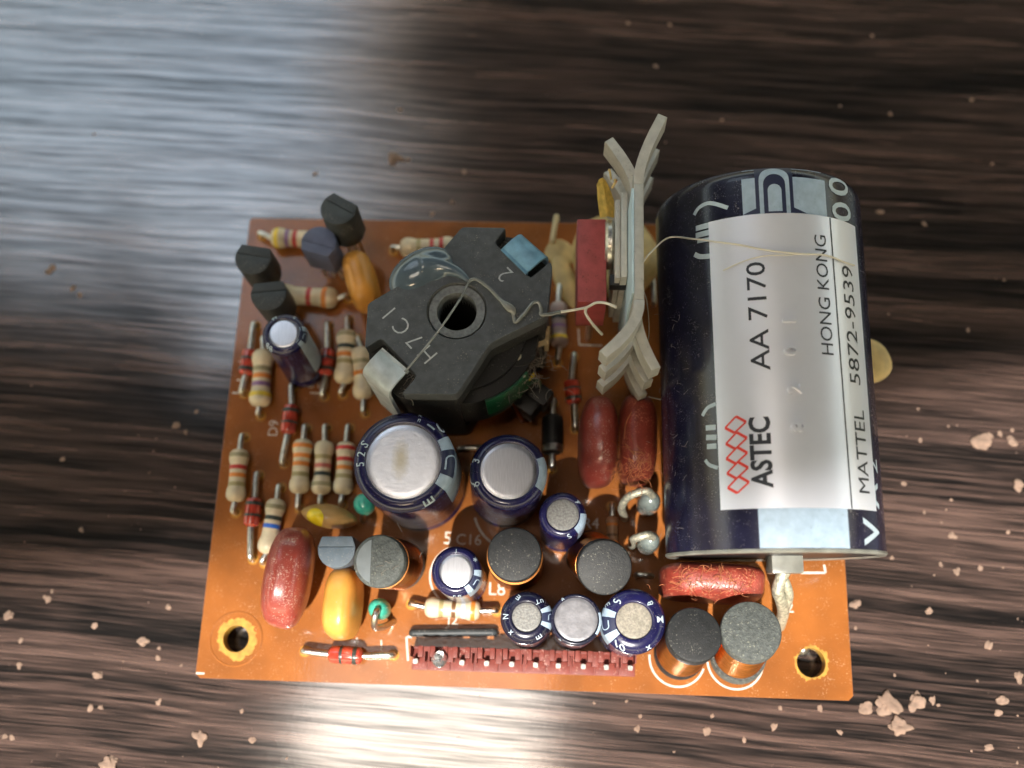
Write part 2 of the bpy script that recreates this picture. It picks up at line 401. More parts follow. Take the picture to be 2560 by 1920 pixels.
def stroke_bm(pts, w):
    """flat line of width w through 2-D points"""
    bm = bmesh.new(); L = []; R = []
    n = len(pts)
    for i in range(n):
        a = Vector(pts[max(i - 1, 0)]); b = Vector(pts[min(i + 1, n - 1)]); t = (b - a).normalized(); nn = Vector((-t.y, t.x)) * w / 2
        p = Vector(pts[i]); L.append(bm.verts.new((p.x + nn.x, p.y + nn.y, 0))); R.append(bm.verts.new((p.x - nn.x, p.y - nn.y, 0)))
    for i in range(n - 1): bm.faces.new((R[i], R[i + 1], L[i + 1], L[i]))
    return bm

# ---------------------------------------------------------------- objects
MLD = {}
def ML(o): return MLD[o.name]
def obj(name, me, mat=None, parent=None, loc=None, rot=None, label=None, cat=None, group=None, kind=None):
    o = bpy.data.objects.new(name, me); COL.objects.link(o)
    if mat is not None and me is not None: me.materials.append(mat) if not me.materials else None
    if parent is not None: o.parent = parent
    if rot is not None:
        mm = (rot if isinstance(rot, Matrix) else rot.to_matrix()).to_4x4(); mm.translation = loc or Vector(); o.matrix_local = mm
        MLD[o.name] = mm.copy()
    else:
        if loc is not None: o.location = loc
        MLD[o.name] = Matrix.Translation(loc or (0, 0, 0))
    if label: o['label'] = label
    if cat: o['category'] = cat
    if group: o['group'] = group
    if kind: o['kind'] = kind
    return o
def axis_rot(z, x=None):
    z = Vector(z).normalized(); x = Vector(x or (1, 0, 0)); x = (x - z * x.dot(z)).normalized(); y = z.cross(x)
    return Matrix((x, y, z)).transposed()

# ================================================================ SETTING
bm = bmesh.new()
bmesh.ops.create_grid(bm, x_segments=1, y_segments=1, size=900)
table = obj('tabletop', finish(bm, 0), table_material(), loc=(30, 30, TABLE_Z), kind='structure')

# unseen panel added overhead: slot edge casts the shade line, gaps shape the glare
PANEL_H = 820.0
ea = P(0, 1500, TABLE_Z); eb = P(2560, 930, TABLE_Z)
off = SUN * ((PANEL_H - TABLE_Z) / SUN.z)
ea2 = ea + off; eb2 = eb + off
dirn = (eb2 - ea2).normalized()
ex = lambda x: ea2.y + (x - ea2.x) * dirn.y / dirn.x
def mirror_up(px, py):
    q = P(px, py, TABLE_Z); return q + (q - CC) * ((PANEL_H - TABLE_Z) / (CC.z - TABLE_Z))
g1 = mirror_up(780, 1610); g2 = mirror_up(1380, 1610)
u1 = mirror_up(900, 0); u2 = mirror_up(690, 880); u3 = mirror_up(0, 760)
outer = [(1500, -2000), (1500, 1500), (-1500, 1500), (-1500, -2000)]
rt = random.Random(12); side = [(u1.x + 20, 900)]
for i in range(1, 40):                      # teeth cut to blur the edge of the glare
    t = i / 40; x = u1.x + 60 + (u2.x - u1.x) * t; y = 900 + (u2.y - 900) * t
    side.append((x + (rt.uniform(40, 170) if i % 2 else -rt.uniform(20, 110)), y))
side.append((u2.x - 60, u2.y))
for i in range(1, 30):
    t = i / 30; x = u2.x - 60 + (u3.x - 100 - u2.x) * t; y = u2.y + (u3.y - u2.y) * t
    side.append((x, y + (-rt.uniform(20, 110) if i % 2 else rt.uniform(60, 200))))
side += [(u3.x - 160, u3.y), (u3.x - 160, 900)]
gap = [(g1.x, g1.y), (g2.x, g2.y + 10), (g2.x - 10, -95), (g1.x - 10, -95)]
slot = [(-140, ex(-140)), (40, ex(40)), (40, ex(0) - 75), (-140, ex(0) - 75)]
panel_mesh = curve_mesh([outer, gap, slot, side], PANEL_H, PANEL_H + 18)
obj('shade_panel', panel_mesh, M('shade_panel_brown', (0.24, 0.205, 0.19), 0.7, var=0.2, vs=0.02), kind='structure')

# ================================================================ CIRCUIT BOARD
BW, BH = 70.0, 54.44
board = obj('circuit_board', None, loc=(0, 0, 0),
            label='brown phenolic power supply circuit board crowded with old components, lying on the dark wood table', cat='circuit board')
h1, h2 = P(590, 1597), P(2028, 1657)
cr_ = 0.5
outline = [(cr_, 0), (BW - cr_, 0), (BW, cr_), (BW, BH - .3), (BW - .3, BH), (.3, BH), (0, BH - .3), (0, cr_)]
rg = random.Random(3)
def rough_circle(c, r, n=60, a=0.06):
    ph = [rg.uniform(0, 6.28) for _ in range(4)]; out = []
    for i in range(n):
        t = 2 * math.pi * i / n
        k = 1 + a * (1.1 * math.sin(t + ph[0]) + .7 * math.sin(2 * t + ph[1]) + .6 * math.sin(5 * t + ph[2])) + (rg.uniform(-a, a) * 1.1 if i % 3 else rg.uniform(-a, a) * 2.2)
        out.append((c[0] + r * k * math.cos(t), c[1] + r * k * math.sin(t)))
    return out
obj('board_plate', curve_mesh([outline, circle(h1, 1.45), circle(h2, 1.55)], -1.6, 0.0, 0.06), MT['board'], board)
for c, r0, r1, lab in ((h1, 1.42, 2.15, 'yellow worn rim of the lower left screw hole'), (h2, 1.52, 1.78, 'yellow worn rim of the lower right screw hole')):
    loops = [rough_circle(c, r1, 60, 0.05), circle(c, r0, 40)]
    obj('hole_rim', curve_mesh(loops, -1.5, 0.02, 0.0), MT['board_edge'], board, label=lab)
ring = lathe([(2.75, 0.0), (2.80, 0.05), (2.9, 0.05), (2.95, 0.0)], 48)
obj('embossed_ring', ring, MT['board'], board, loc=(h1.x, h1.y, 0))
# solder joints under the board hold it off the table
bm = bmesh.new()
for _ in range(70):
    x, y = random.uniform(3, BW - 3), random.uniform(3, BH - 3)
    t = bmesh.ops.create_uvsphere(bm, u_segments=8, v_segments=5, radius=0.8)
    bmesh.ops.translate(bm, verts=t['verts'], vec=(x, y, -2.2))
obj('solder_joints', finish(bm), MT['solder'], board, kind='stuff')

# ---- printed markings (flat print on the board)
def silk(items):
    bms = []
    for it in items:
        if it[0] == 't':
            _, txt, px, py, size, rot = it; p = P(px, py)
            b = glyph_bm(txt, size, 0.0, None, rad(rot)); map_bm(b, lambda x, y, p=p: Vector((p.x + x, p.y + y, 0.012)))
        elif it[0] == 'l':
            _, pts, w = it; q = [P(*a) for a in pts]
            b = stroke_bm([(a.x, a.y) for a in q], w); map_bm(b, lambda x, y: Vector((x, y, 0.012)))
        bms.append(b)
    for b in bms[:-1]: obj('printed_marking', raw(b, 0), MT['white_ink'], board)
    return raw(bms[-1], 0)
def arc(px, py, r, a0, a1, n=20):
    c = P(px, py); return [(c.x + r * math.cos(rad(a0 + (a1 - a0) * i / n)), c.y + r * math.sin(rad(a0 + (a1 - a0) * i / n))) for i in range(n + 1)]
def silk_arc(px, py, r, a0, a1, w):
    b = stroke_bm(arc(px, py, r, a0, a1), w); map_bm(b, lambda x, y: Vector((x, y, 0.012))); return raw(b, 0)
obj('printed_marking', silk([('t', '5', 1119, 1345, 2.0, 0), ('t', 'C16', 1172, 1349, 1.7, 0)]), MT['white_ink'], board)
obj('printed_marking', silk([('t', 'C11', 790, 957, 1.9, 0), ('l', [(775, 982), (806, 984)], .22)]), MT['white_ink'], board)
obj('printed_marking', silk([('t', 'L8', 1243, 1472, 2.0, 0)]), MT['white_ink'], board)
obj('printed_marking', silk([('t', 'J2', 1130, 1553, 1.7, 0)]), MT['white_ink'], board)
obj('printed_marking', silk([('t', 'R4', 1478, 1308, 1.7, 0)]), MT['white_ink'], board)
obj('printed_marking', silk([('t', 'L2', 1966, 1517, 1.7, 0)]), MT['white_ink'], board)
obj('printed_marking', silk([('t', 'D9', 683, 1070, 1.6, 90)]), MT['white_ink'], board)
obj('printed_marking', silk([('l', [(598, 904), (622, 905)], .2), ('l', [(592, 950), (616, 951)], .2), ('l', [(580, 982), (608, 983)], .2)]), MT['white_ink'], board)
obj('printed_marking', silk([('l', [(1016, 1592), (1020, 1652)], .22), ('l', [(1018, 1592), (1030, 1593)], .22), ('l', [(953, 1600), (954, 1628)], .15), ('l', [(892, 1594), (893, 1612)], .15)]), MT['white_ink'], board)
obj('printed_marking', silk([('l', [(2000, 1432), (2063, 1432)], .22), ('l', [(2064, 1432), (2060, 1412)], .22)]), MT['white_ink'], board)
obj('printed_marking', silk([('l', [(490, 1683), (511, 1684)], .2)]), MT['white_ink'], board)
obj('printed_marking', silk([('l', [(1446, 822), (1448, 862), (1505, 864)], .22)]), MT['white_ink'], board)
obj('printed_arc', silk_arc(1693, 1645, 2.95, 175, 340, .2), MT['white_ink'], board)
obj('printed_arc', silk_arc(1838, 1651, 2.95, 185, 345, .2), MT['white_ink'], board)
obj('printed_arc', silk_arc(1290, 1270, 4.7, 195, 290, .25), MT['white_ink'], board)
obj('printed_arc', silk_arc(1150, 1440, 3.3, 110, 240, .2), MT['white_ink'], board)

# ---- resistors
RES_R = [(-3.15, 0.02), (-3.12, 0.45), (-2.95, 0.85), (-2.6, 1.10), (-2.2, 1.16), (-1.75, 1.12), (-1.4, 1.0), (-1.1, 0.96), (0, 0.95),
         (1.1, 0.96), (1.4, 1.0), (1.75, 1.12), (2.2, 1.16), (2.6, 1.10), (2.95, 0.85), (3.12, 0.45), (3.15, 0.02)]
def rr_at(t):
    for (a, ra), (b, rb) in zip(RES_R, RES_R[1:]):
        if a <= t <= b: return ra + (rb - ra) * (t - a) / (b - a)
    return 0.02
HOLE = curve_mesh([circle((0, 0), .62, 20)], 0.004, 0.010)
MT['halo'] = M('amber_hole_edge', (0.42, 0.19, 0.02), .4, var=.3, vs=2)
def lead_pts(pa, direction, hole):
    obj('drill_hole', HOLE, MT['halo'], board, Vector((hole[0], hole[1], 0)))
    pa = Vector(pa); hole = Vector((hole[0], hole[1], 0)); d = Vector(direction)
    flat = Vector((hole.x, hole.y, pa.z)); k = max(0.3, (flat - pa).length)
    return [pa, pa + (flat - pa) * 0.75, Vector((hole.x, hole.y, pa.z * 0.75)) , Vector((hole.x, hole.y, -0.8))]
RES_BODY = lathe([(r, z) for z, r in RES_R], 28)
def resistor(a, b, bands, la=None, lb=None, z=1.35, label=None, mat=None):
    A, B = P(*a, z), P(*b, z); d = B - A; L = d.length
    s = L / 6.3; ctr = (A + B) / 2
    rot = axis_rot(d) @ Matrix.Diagonal((min(1.12, s), min(1.12, s), s))
    rb_ = RES_BODY
    if mat: rb_ = RES_BODY.copy(); rb_.materials.clear()
    o = obj('resistor', rb_, mat or MT['beige'], board, ctr, rot, label=label, group='striped resistors on the board')
    for t, col in bands:
        t0 = -3.15 + 6.3 * t; w = 0.24
        me = lathe([(rr_at(t0 + k * w / 2) + 0.014, t0 + k * w / 2) for k in (-2, -1, 0, 1, 2)], 28)
        obj('colour_band', me, BAND[col], o)
    inv = ML(o).inverted()
    for end, hole in ((A, la), (B, lb)):
        if hole is None: continue
        h = P(*hole, 0); me = tube(lead_pts(end, d, h), 0.31, 8)
        me.transform(inv); obj('lead', me, MT['solder'], o)
    return o
R = resistor
R((600, 1123), (588, 1255), [(.13, 'olive'), (.36, 'red'), (.51, 'orange'), (.68, 'gold')], (613, 1094), (590, 1282), label='beige resistor alone by the left edge with red and orange bands')
R((759, 1098), (747, 1235), [(.14, 'orange'), (.32, 'orange'), (.47, 'orange'), (.66, 'gold')], (768, 1070), (750, 1272), label='beige resistor with three orange bands')
R((812, 1102), (802, 1237), [(.32, 'gold'), (.48, 'pink'), (.63, 'black'), (.82, 'olive')], (818, 1070), (806, 1262), label='beige resistor with a red and a black band, middle of three')
R((866, 1104), (856, 1237), [(.14, 'red'), (.35, 'red'), (.51, 'orange'), (.67, 'gold')], (875, 1070), (857, 1263), label='beige resistor with two red bands and an orange one beside the large blue capacitor')
R((693, 1247), (666, 1385), [(.16, 'olive'), (.36, 'black'), (.51, 'blue')], (704, 1219), (662, 1408), label='beige resistor with a blue band behind the red capacitor')
R((659, 874), (649, 1017), [(.36, 'olive'), (.49, 'orange'), (.63, 'violet'), (.81, 'yellow')], (664, 852), (652, 1040), label='beige resistor with a yellow end band below the leaning blue capacitor')
R((868, 824), (860, 959), [(.12, 'olive'), (.34, 'black'), (.49, 'orange'), (.62, 'gold')], (873, 800), (857, 988), label='beige resistor with a black and an orange band left of the transformer')
R((900, 868), (909, 999), [(.30, 'olive'), (.52, 'orange')], (894, 845), (913, 1034), label='beige resistor half under the steel clip of the transformer')
R((1061, 1517), (1202, 1527), [(.31, 'gold'), (.53, 'brown'), (.70, 'white'), (.87, 'orange')], (1029, 1511), (1242, 1528), label='beige resistor lying crosswise above the black jumper')
R((677, 594), (815, 600), [(.13, 'yellow'), (.32, 'violet'), (.46, 'red')], (655, 592), (836, 602), label='resistor with a yellow band at the far left corner')
R((690, 736), (845, 746), [(.55, 'red'), (.80, 'orange')], (672, 734), (872, 749), label='orange banded resistor lying between the far transistors')
R((1000, 620), (1140, 616), [(.35, 'gold'), (.58, 'red'), (.75, 'red')], (984, 629), (1150, 616), label='resistor behind the transformer at the far edge')
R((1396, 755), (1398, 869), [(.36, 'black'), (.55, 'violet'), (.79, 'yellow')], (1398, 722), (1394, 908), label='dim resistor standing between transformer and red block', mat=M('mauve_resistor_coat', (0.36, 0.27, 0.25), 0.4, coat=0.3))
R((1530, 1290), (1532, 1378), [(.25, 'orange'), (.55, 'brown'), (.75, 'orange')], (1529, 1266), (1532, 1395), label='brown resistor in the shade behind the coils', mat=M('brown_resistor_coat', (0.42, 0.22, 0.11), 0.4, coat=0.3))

# ---- glass diodes lying flat
DIO = lathe([(0.02, -1.75), (0.55, -1.72), (0.86, -1.45), (0.92, -1.0), (0.92, 1.0), (0.86, 1.45), (0.55, 1.72), (0.02, 1.75)], 24)
DIO_BAND = lathe([(0.935, 0.75), (0.945, 0.78), (0.945, 1.14), (0.935, 1.17)], 24)
DIO_BAND2 = lathe([(0.935, -0.55), (0.94, -0.5), (0.94, -0.32), (0.935, -0.27)], 24)
def diode(a, b, la, lb, z=1.15, label=None, cathode='b', black=False):
    dm = DIO
    if black: dm = DIO.copy(); dm.materials.clear()
    A, B = P(*a, z), P(*b, z); d = (B - A) if cathode == 'b' else (A - B); L = d.length; s = L / 3.5
    o = obj('glass_diode' if not black else 'rectifier_diode', dm, MT['black'] if black else MT['redglass'], board, (A + B) / 2,
            axis_rot(d) @ Matrix.Diagonal((1.0 if not black else 1.3, 1.0 if not black else 1.3, s)), label=label, group='small red glass diodes' if not black else None)
    if black:
        obj('silver_band', lathe([(0.93, 0.95), (0.95, 1.0), (0.95, 1.5), (0.8, 1.62)], 24), MT['solder'], o)
    else:
        obj('dark_band', DIO_BAND, BAND['black'], o); obj('dark_band', DIO_BAND2, BAND['black'], o)
    inv = ML(o).inverted()
    for end, hole in ((A, la), (B, lb)):
        me = tube(lead_pts(end, d, P(*hole, 0)), 0.36, 8); me.transform(inv); obj('lead', me, MT['solder'], o)
    if black:
        bb = glyph_bm('d', 1.1, 0, .2, 0)
        map_bm(bb, lambda x, y: Vector((0.94 * math.sin(x / .94 + 0.0) , -0.0 + y * .8, 0)))
        bb.free()
    return o
diode((820, 871), (813, 939), (823, 815), (811, 992), label='red glass diode between two resistors at the left')
diode((626, 873), (614, 939), (641, 815), (610, 985), label='red glass diode nearest the left edge')
diode((729, 1011), (719, 1086), (734, 968), (711, 1160), label='red glass diode above the three upright resistors', cathode='a')
diode((637, 1243), (627, 1318), (648, 1188), (633, 1398), label='red glass diode beside the resistor with the blue band', cathode='a')
diode((821, 1635), (908, 1640), (763, 1628), (984, 1638), label='red glass diode lying crosswise at the front edge')
diode((1428, 949), (1435, 1011), (1435, 892), (1437, 1074), label='red glass diode in the shade beside the heat sink')
diode((1381, 1036), (1381, 1136), (1383, 1008), (1380, 1172), z=1.5, label='black diode with a silver band right of the transformer', black=True)

# ---- radial electrolytics
def cap_profile(Rr, H, rd, b):
    pr = [(rd - .02, H - 0.16), (rd, H + 0.0), (rd + .10, H + 0.07)]
    n = 8
    x0 = rd + .12; w = Rr - x0
    for i in range(n + 1):
        a = math.pi / 2 * i / n; pr.append((x0 + w * math.sin(a), H + 0.08 - b * (1 - math.cos(a))))
    pr += [(Rr, 2.6), (Rr - .12, 2.2), (Rr - .28, 1.9), (Rr - .12, 1.6), (Rr, 1.2), (Rr, 0.5), (Rr - .3, 0.15), (Rr * .6, 0.12)]
    return pr
def on_profile(pr, v):
    """point and outward normal at arc length v along the profile, from the top lip outwards"""
    for (r0, z0), (r1, z1) in zip(pr[2:], pr[3:]):
        L = math.hypot(r1 - r0, z1 - z0)
        if v <= L or (r1, z1) == pr[-1]:
            t = v / L if L else 0; n = Vector((-(z1 - z0), 0, (r1 - r0))); n.normalize()
            return r0 + (r1 - r0) * t, z0 + (z1 - z0) * t, n
        v -= L
def cap(top, Rr, H, rd, base=None, mat='navy', topmat='alu', b=None, stripe=None, marks=(), label=None, logo='U', dx=(0, 0), light='bluegrey'):
    T = P(*top, H); B0 = P(*base, 0) if base else Vector((T.x + dx[0], T.y + dx[1], 0))
    ax = T - B0; b = b or min(1.0, (Rr - rd) * 1.1); Lh = ax.length
    pr = cap_profile(Rr, Lh, rd, b)
    o = obj('electrolytic_capacitor', lathe(pr, 64, 50), MT[mat], board, B0, axis_rot(ax), label=label, group='upright blue electrolytic capacitors')
    obj('metal_top', lathe([(0, Lh - .10), (rd * .8, Lh - .10), (rd * .93, Lh - .11), (rd + .04, Lh - .19)], 48), MT[topmat], o)
    eps = 0.022
    def f(ang, v):
        r, z, n = on_profile(pr, max(0.0, v)); return Vector(((r + n.x * eps) * math.cos(ang), (r + n.x * eps) * math.sin(ang), z + n.z * eps))
    if stripe:
        a, hw, vm = stripe
        bmx = bmesh.new(); nu, nv = 14, 26; g = [[bmx.verts.new(f(rad(a - hw + 2 * hw * i / nu), 0.03 + vm * j / nv)) for i in range(nu + 1)] for j in range(nv + 1)]
        for j in range(nv):
            for i in range(nu): bmx.faces.new((g[j][i], g[j + 1][i], g[j + 1][i + 1], g[j][i + 1]))
        obj('polarity_stripe', finish(bmx, 60), MT[light], o)
        if logo:
            eps = 0.04; h_ = hw * .5; w_ = (Rr - rd) + .5
            bmx = bmesh.new(); g = [[bmx.verts.new(f(rad(a - h_ + 2 * h_ * i / 10), 0.03 + w_ * j / 10)) for i in range(11)] for j in range(11)]
            for j in range(10):
                for i in range(10): bmx.faces.new((g[j][i], g[j + 1][i], g[j + 1][i + 1], g[j][i + 1]))
            obj('stripe_block', finish(bmx, 60), MT['darkprint'], o)
            eps = 0.055
            gb = glyph_bm(logo, Rr * rad(h_) * 1.75, -.012, .15, rad(90), 1.0)
            map_bm(gb, lambda x, y, a=a: f(rad(a) + x / Rr, w_ * .55 - y))
            obj('stripe_mark', finish(gb, 60), MT[light], o)
    eps = 0.035
    if marks:
        for ch, ang, v, size, rot in marks:
            gb = glyph_bm(ch, size, 0.012, .12, rad(rot))
            map_bm(gb, lambda x, y, ang=ang, v=v: f(rad(ang) + x / Rr, v - y))
            obj('lettering', finish(gb, 60), MT['paleprint'], o)
    return o, B0, ax
capa = cap((1008, 1153), 5.0, 16, 3.72, base=(1056, 1218), mat='navy', topmat='alu_stained', stripe=(0, 33, 9), logo='U',
    marks=[('E', -55, .95, 1.7, 90), ('0', 46, 1.35, 1.9, 70), ('1', 54, .5, 1.5, 90), ('u', 72, .5, .8, 0), ('x', 74, 1.2, .8, 0), ('2', 172, .4, 1.3, 180), ('S', 158, .4, 1.3, 160), ('5', 186, .4, 1.2, 180)],
    label='largest upright blue capacitor with a stained shiny top')
# tan stain that has crept over its top
_m = MT['alu_stained'].node_tree; _N, _L = _m.nodes, _m.links; _b = _N['Principled BSDF']
_tc = _N.new('ShaderNodeTexCoord'); _mp = _N.new('ShaderNodeMapping'); _mp.inputs['Location'].default_value = (.35, -.1, -16 * .0); _mp.inputs['Scale'].default_value = (1.25, .55, 0)
_L.new(_tc.outputs['Object'], _mp.inputs['Vector'])
_ln = _N.new('ShaderNodeVectorMath'); _ln.operation = 'LENGTH'; _L.new(_mp.outputs[0], _ln.inputs[0])
_nz = _N.new('ShaderNodeTexNoise'); _nz.inputs['Scale'].default_value = 2.2; _nz.inputs['Detail'].default_value = 6; _nz.inputs['Roughness'].default_value = .75; _L.new(_tc.outputs['Object'], _nz.inputs['Vector'])
_ad = _N.new('ShaderNodeMath'); _ad.operation = 'ADD'; _L.new(_ln.outputs['Value'], _ad.inputs[0]); _L.new(_nz.outputs['Fac'], _ad.inputs[1])
_mr = _N.new('ShaderNodeMapRange'); _mr.inputs['From Min'].default_value = 1.75; _mr.inputs['From Max'].default_value = .75; _mr.inputs['To Max'].default_value = .75; _L.new(_ad.outputs[0], _mr.inputs['Value'])
_mx = _N.new('ShaderNodeMix'); _mx.data_type = 'RGBA'; _mx.inputs[7].default_value = (.50, .43, .29, 1)
_src = _b.inputs['Base Color'].links[0].from_socket; _L.new(_mr.outputs[0], _mx.inputs[0]); _L.new(_src, _mx.inputs[6]); _L.new(_mx.outputs[2], _b.inputs['Base Color'])
_iv = _N.new('ShaderNodeMapRange'); _iv.inputs['To Min'].default_value = 1.0; _iv.inputs['To Max'].default_value = .35; _L.new(_mr.outputs[0], _iv.inputs['Value']); _L.new(_iv.outputs[0], _b.inputs['Metallic'])
cap((1272, 1177), 3.85, 14, 2.85, base=(1264, 1236), mat='navy', topmat='alu', stripe=(-2, 27, 7), logo=None,
    marks=[('3', 165, .5, 1.2, 180), ('o', 205, .45, 1.1, 180), ('J', 200, 1.35, 1.6, 150), ('M', 188, 1.9, 1.2, 180), ('-', 170, 1.3, 1.0, 90)],
    label='second largest upright blue capacitor with a clean brushed top')
cap((1407, 1287), 2.40, 11, 1.62, mat='navy', topmat='alu_dull', stripe=(-22, 27, 4.5), logo=None, marks=[('4', 42, .35, .9, 130), ('S', -72, .6, .9, 20)],
    label='small blue capacitor with a gritty dusty top beside the brushed capacitor')
cap((1140, 1427), 2.50, 11, 1.68, mat='navy', topmat='alu', stripe=(-28, 32, 4), logo='U', marks=[('*', 32, .45, 1.1, 0), ('o', -80, .85, .7, 0), ('c', -92, .85, .7, 0), ('1', 92, .15, .7, 0)],
    label='small blue capacitor with a bright grey top left of the copper ringed coil')
cap((1316, 1543), 2.58, 11, 1.42, mat='navy_dark', topmat='alu_dull', stripe=(2, 27, 4), logo='U',
    marks=[('E', -55, .75, 1.0, 90), ('u', 48, .7, .9, 60), ('T', 55, .3, .8, 60), ('N', 180, .55, .9, 180), ('x', 225, .6, .9, 0), ('m', 115, .55, .9, 30)],
    label='small dark capacitor with pale lettering, left of three in front')
cap((1440, 1549), 2.50, 11, 2.12, mat='navy_dark', topmat='alu_worn', stripe=(-8, 26, 4), logo=None, marks=[('o', 232, .35, .6, 0), ('y', 125, .25, .7, 0)],
    label='small capacitor with a wide bare metal top, middle of three in front')
cap((1585, 1552), 3.15, 11, 1.75, mat='navy', topmat='alu_sand', stripe=(190, 33, 5), logo='U',
    marks=[('S', 132, .6, 1.2, 40), ('B', 48, .5, .9, -40), ('M', 5, .75, 1.1, -90), ('1', 232, 1.0, 1.2, 50), ('0', 246, 1.0, 1.2, 50), ('x', 300, 1.1, 1.1, 0), ('E', 150, 1.25, .9, 60)],
    label='dark blue capacitor with a tan gritty top, right of three in front')
cap((709, 833), 2.35, 12, 1.62, base=(765, 925), mat='navy', topmat='alu', stripe=(-6, 30, 9), logo='U', marks=[('8', 222, .5, 1.0, 20), ('8', 236, .5, 1.0, 20), ('M', 125, .4, .9, 0), ('2', 62, .5, .9, 0)],
    label='blue capacitor with a white top standing alone near the left edge')

# ---- ferrite drum coils
def coil(base, top, H, Rr, topmat, label, wr=0.93):
    B0, T = P(*base, 0.3), P(*top, H); ax = T - B0; L = ax.length
    core = lathe([(0, 0), (Rr - .2, 0), (Rr, .2), (Rr, 1.3), (Rr - .1, 1.5), (Rr * .5, 1.5), (Rr * .5, L - 1.7), (Rr - .1, L - 1.7), (Rr, L - 1.5), (Rr, L - .28), (Rr - .1, L - .08), (Rr - .32, L), (0, L)], 56)
    o = obj('coil', core, MT[topmat], board, B0, axis_rot(ax), label=label, group='upright ferrite coils')
    n = 20; pr = []
    for i in range(n):
        z = 1.55 + (L - 3.3) * (i + .5) / n; dz = (L - 3.3) / n * .5; rw = Rr * wr
        pr += [(rw - .13, z - dz), (rw - .02, z - dz * .5), (rw, z), (rw - .02, z + dz * .5)]
    pr.append((Rr * .5, L - 1.72))
    obj('copper_winding', lathe(pr, 48, 70), MT['copper'], o)
    return o
cl1 = coil((1004, 1413), (947, 1403), 11, 2.64, 'ferrite_dusty', 'dusty grey coil leaning left beside the flat transistor', 1.02)
_L = 11.4
Lc = max(v.co.z for v in cl1.data.vertices)
obj('smooth_patch', prism([(2.28 * math.cos(t), 2.28 * math.sin(t)) for t in [rad(112 + 9.2 * i) for i in range(16)]], Lc - .02, Lc + .035), M('grey_patch', (0.17, 0.19, 0.20), .6, var=.1, vs=1), cl1)
coil((1292, 1414), (1286, 1385), 11, 2.70, 'ferrite_dark', 'black topped coil with a thin copper ring around it', 1.06)
coil((1476, 1388), (1512, 1419), 11.5, 2.72, 'ferrite_dark', 'black coil tilted forward showing copper at its back', 1.0)
coil((1697, 1636), (1736, 1586), 11, 2.68, 'ferrite_dark', 'dark coil with a glowing copper winding, left of two at the right front', 0.97)
coil((1842, 1642), (1878, 1576), 11, 2.92, 'ferrite_dusty', 'grey coil with copper winding, right of two at the right front', 0.90)

# ---- transistors in small half-round cases
def to92(top, H, r, flat_deg, mat='transistor', base=None, body=4.8, label=None):
    T = P(*top, H); B0 = P(*base, 0) if base else Vector((T.x, T.y, 0)); ax = T - B0; L = ax.length
    yf = r * 0.66
    a0 = math.asin(yf / r); n = 22
    pts = [(r * math.cos(math.pi - a0 + (math.pi + 2 * a0) * i / n), r * math.sin(math.pi - a0 + (math.pi + 2 * a0) * i / n)) for i in range(n + 1)]
    seam = r * .12
    front = [(p[0], p[1]) for p in pts if p[1] <= seam]
    front = [(math.sqrt(r * r - seam * seam) * -1, seam)] + front + [(math.sqrt(r * r - seam * seam), seam)]
    bm = bmesh.new()
    prism_bm(bm, front, L - body, L - .05, 0.12)
    xs = math.sqrt(r * r - seam * seam)
    back = [(xs, seam + .01), (r * .80, yf), (-r * .80, yf), (-xs, seam + .01)]
    prism_bm(bm, back, L - body, L, 0.10)
    z = Matrix.Rotation(rad(flat_deg - 90), 3, 'Z')
    o = obj('transistor', finish(bm, 35), MT[mat], board, B0, axis_rot(ax) @ z, label=label, group='small half-round transistors')
    for k in (-1, 0, 1):
        obj('lead', tube([(k * 1.0, 0.2, L - body + .1), (k * 1.1, 0.2, (L - body) * .5), (k * 1.25, 0.2 , -.8)], 0.24, 6), MT['solder'], o)
    return o
to92((632, 643), 9, 2.05, 82, label='black transistor hanging over the left edge at the far corner')
MT['transistor_violet'] = M('violet_epoxy', (0.10, 0.118, 0.20), .5, var=.2)
to92((796, 606), 9, 2.0, 255, 'transistor_violet', label='transistor with a slate blue top beside the far left corner')
to92((846, 520), 11, 2.05, 60, label='tall tilted transistor at the far edge', body=5.2, base=(893, 640))
to92((671, 733), 9, 2.0, 97, label='grey transistor with a ridge, nearest the lone blue capacitor')
to92((841, 1372), 8, 1.95, 92, 'transistor_blue', label='slate grey transistor with a flat back beside the dusty coil')

# ---- dipped capacitors
def dipped(c, zc, L, W, H, yaw, mat, name, label, lean=0, e1=.62, e2=.62, seed=1, wob=.05, nu=36, nv=22, group=None):
    p = P(*c, zc)
    rot = Matrix.Rotation(rad(yaw), 3, 'Z') @ Matrix.Rotation(rad(lean), 3, 'X')
    o = obj(name, blob(L, W, H, e1, e2, nu, nv, wob, seed), MT[mat], board, p, rot, label=label, group=group)
    inv = ML(o).inverted()
    for s in (-1, 1):
        q = p + rot @ Vector((s * L * .32, 0, -H * .38)); e = Vector((q.x, q.y, -.8))
        me = tube([q, (q + e) / 2, e], .3, 6); me.transform(inv); obj('lead', me, MT['solder'], o)
    return o
gr = 'red dipped film capacitors'
dipped((722, 1442), 5.2, 10.7, 4.7, 9.6, 85, 'reddip', 'film_capacitor', 'large glossy red capacitor at the left front', 6, .82, .72, 3, group=gr)
dipped((1495, 1106), 5.0, 9.9, 4.3, 9.0, 89, 'reddip', 'film_capacitor', 'red capacitor standing left of its twin beside the large can', 0, .7, .65, 4, group=gr)
dipped((1591, 1103), 5.0, 9.5, 4.2, 9.0, 89, 'reddip_dusty', 'film_capacitor', 'lint covered red capacitor pressed against the large can', 0, .7, .65, 5, group=gr)
dipped((1778, 1458), 5.0, 10.4, 3.9, 8.6, -1, 'reddip_dusty', 'film_capacitor', 'red capacitor lying crosswise in front of the large can', 0, .6, .5, 6, group=gr)
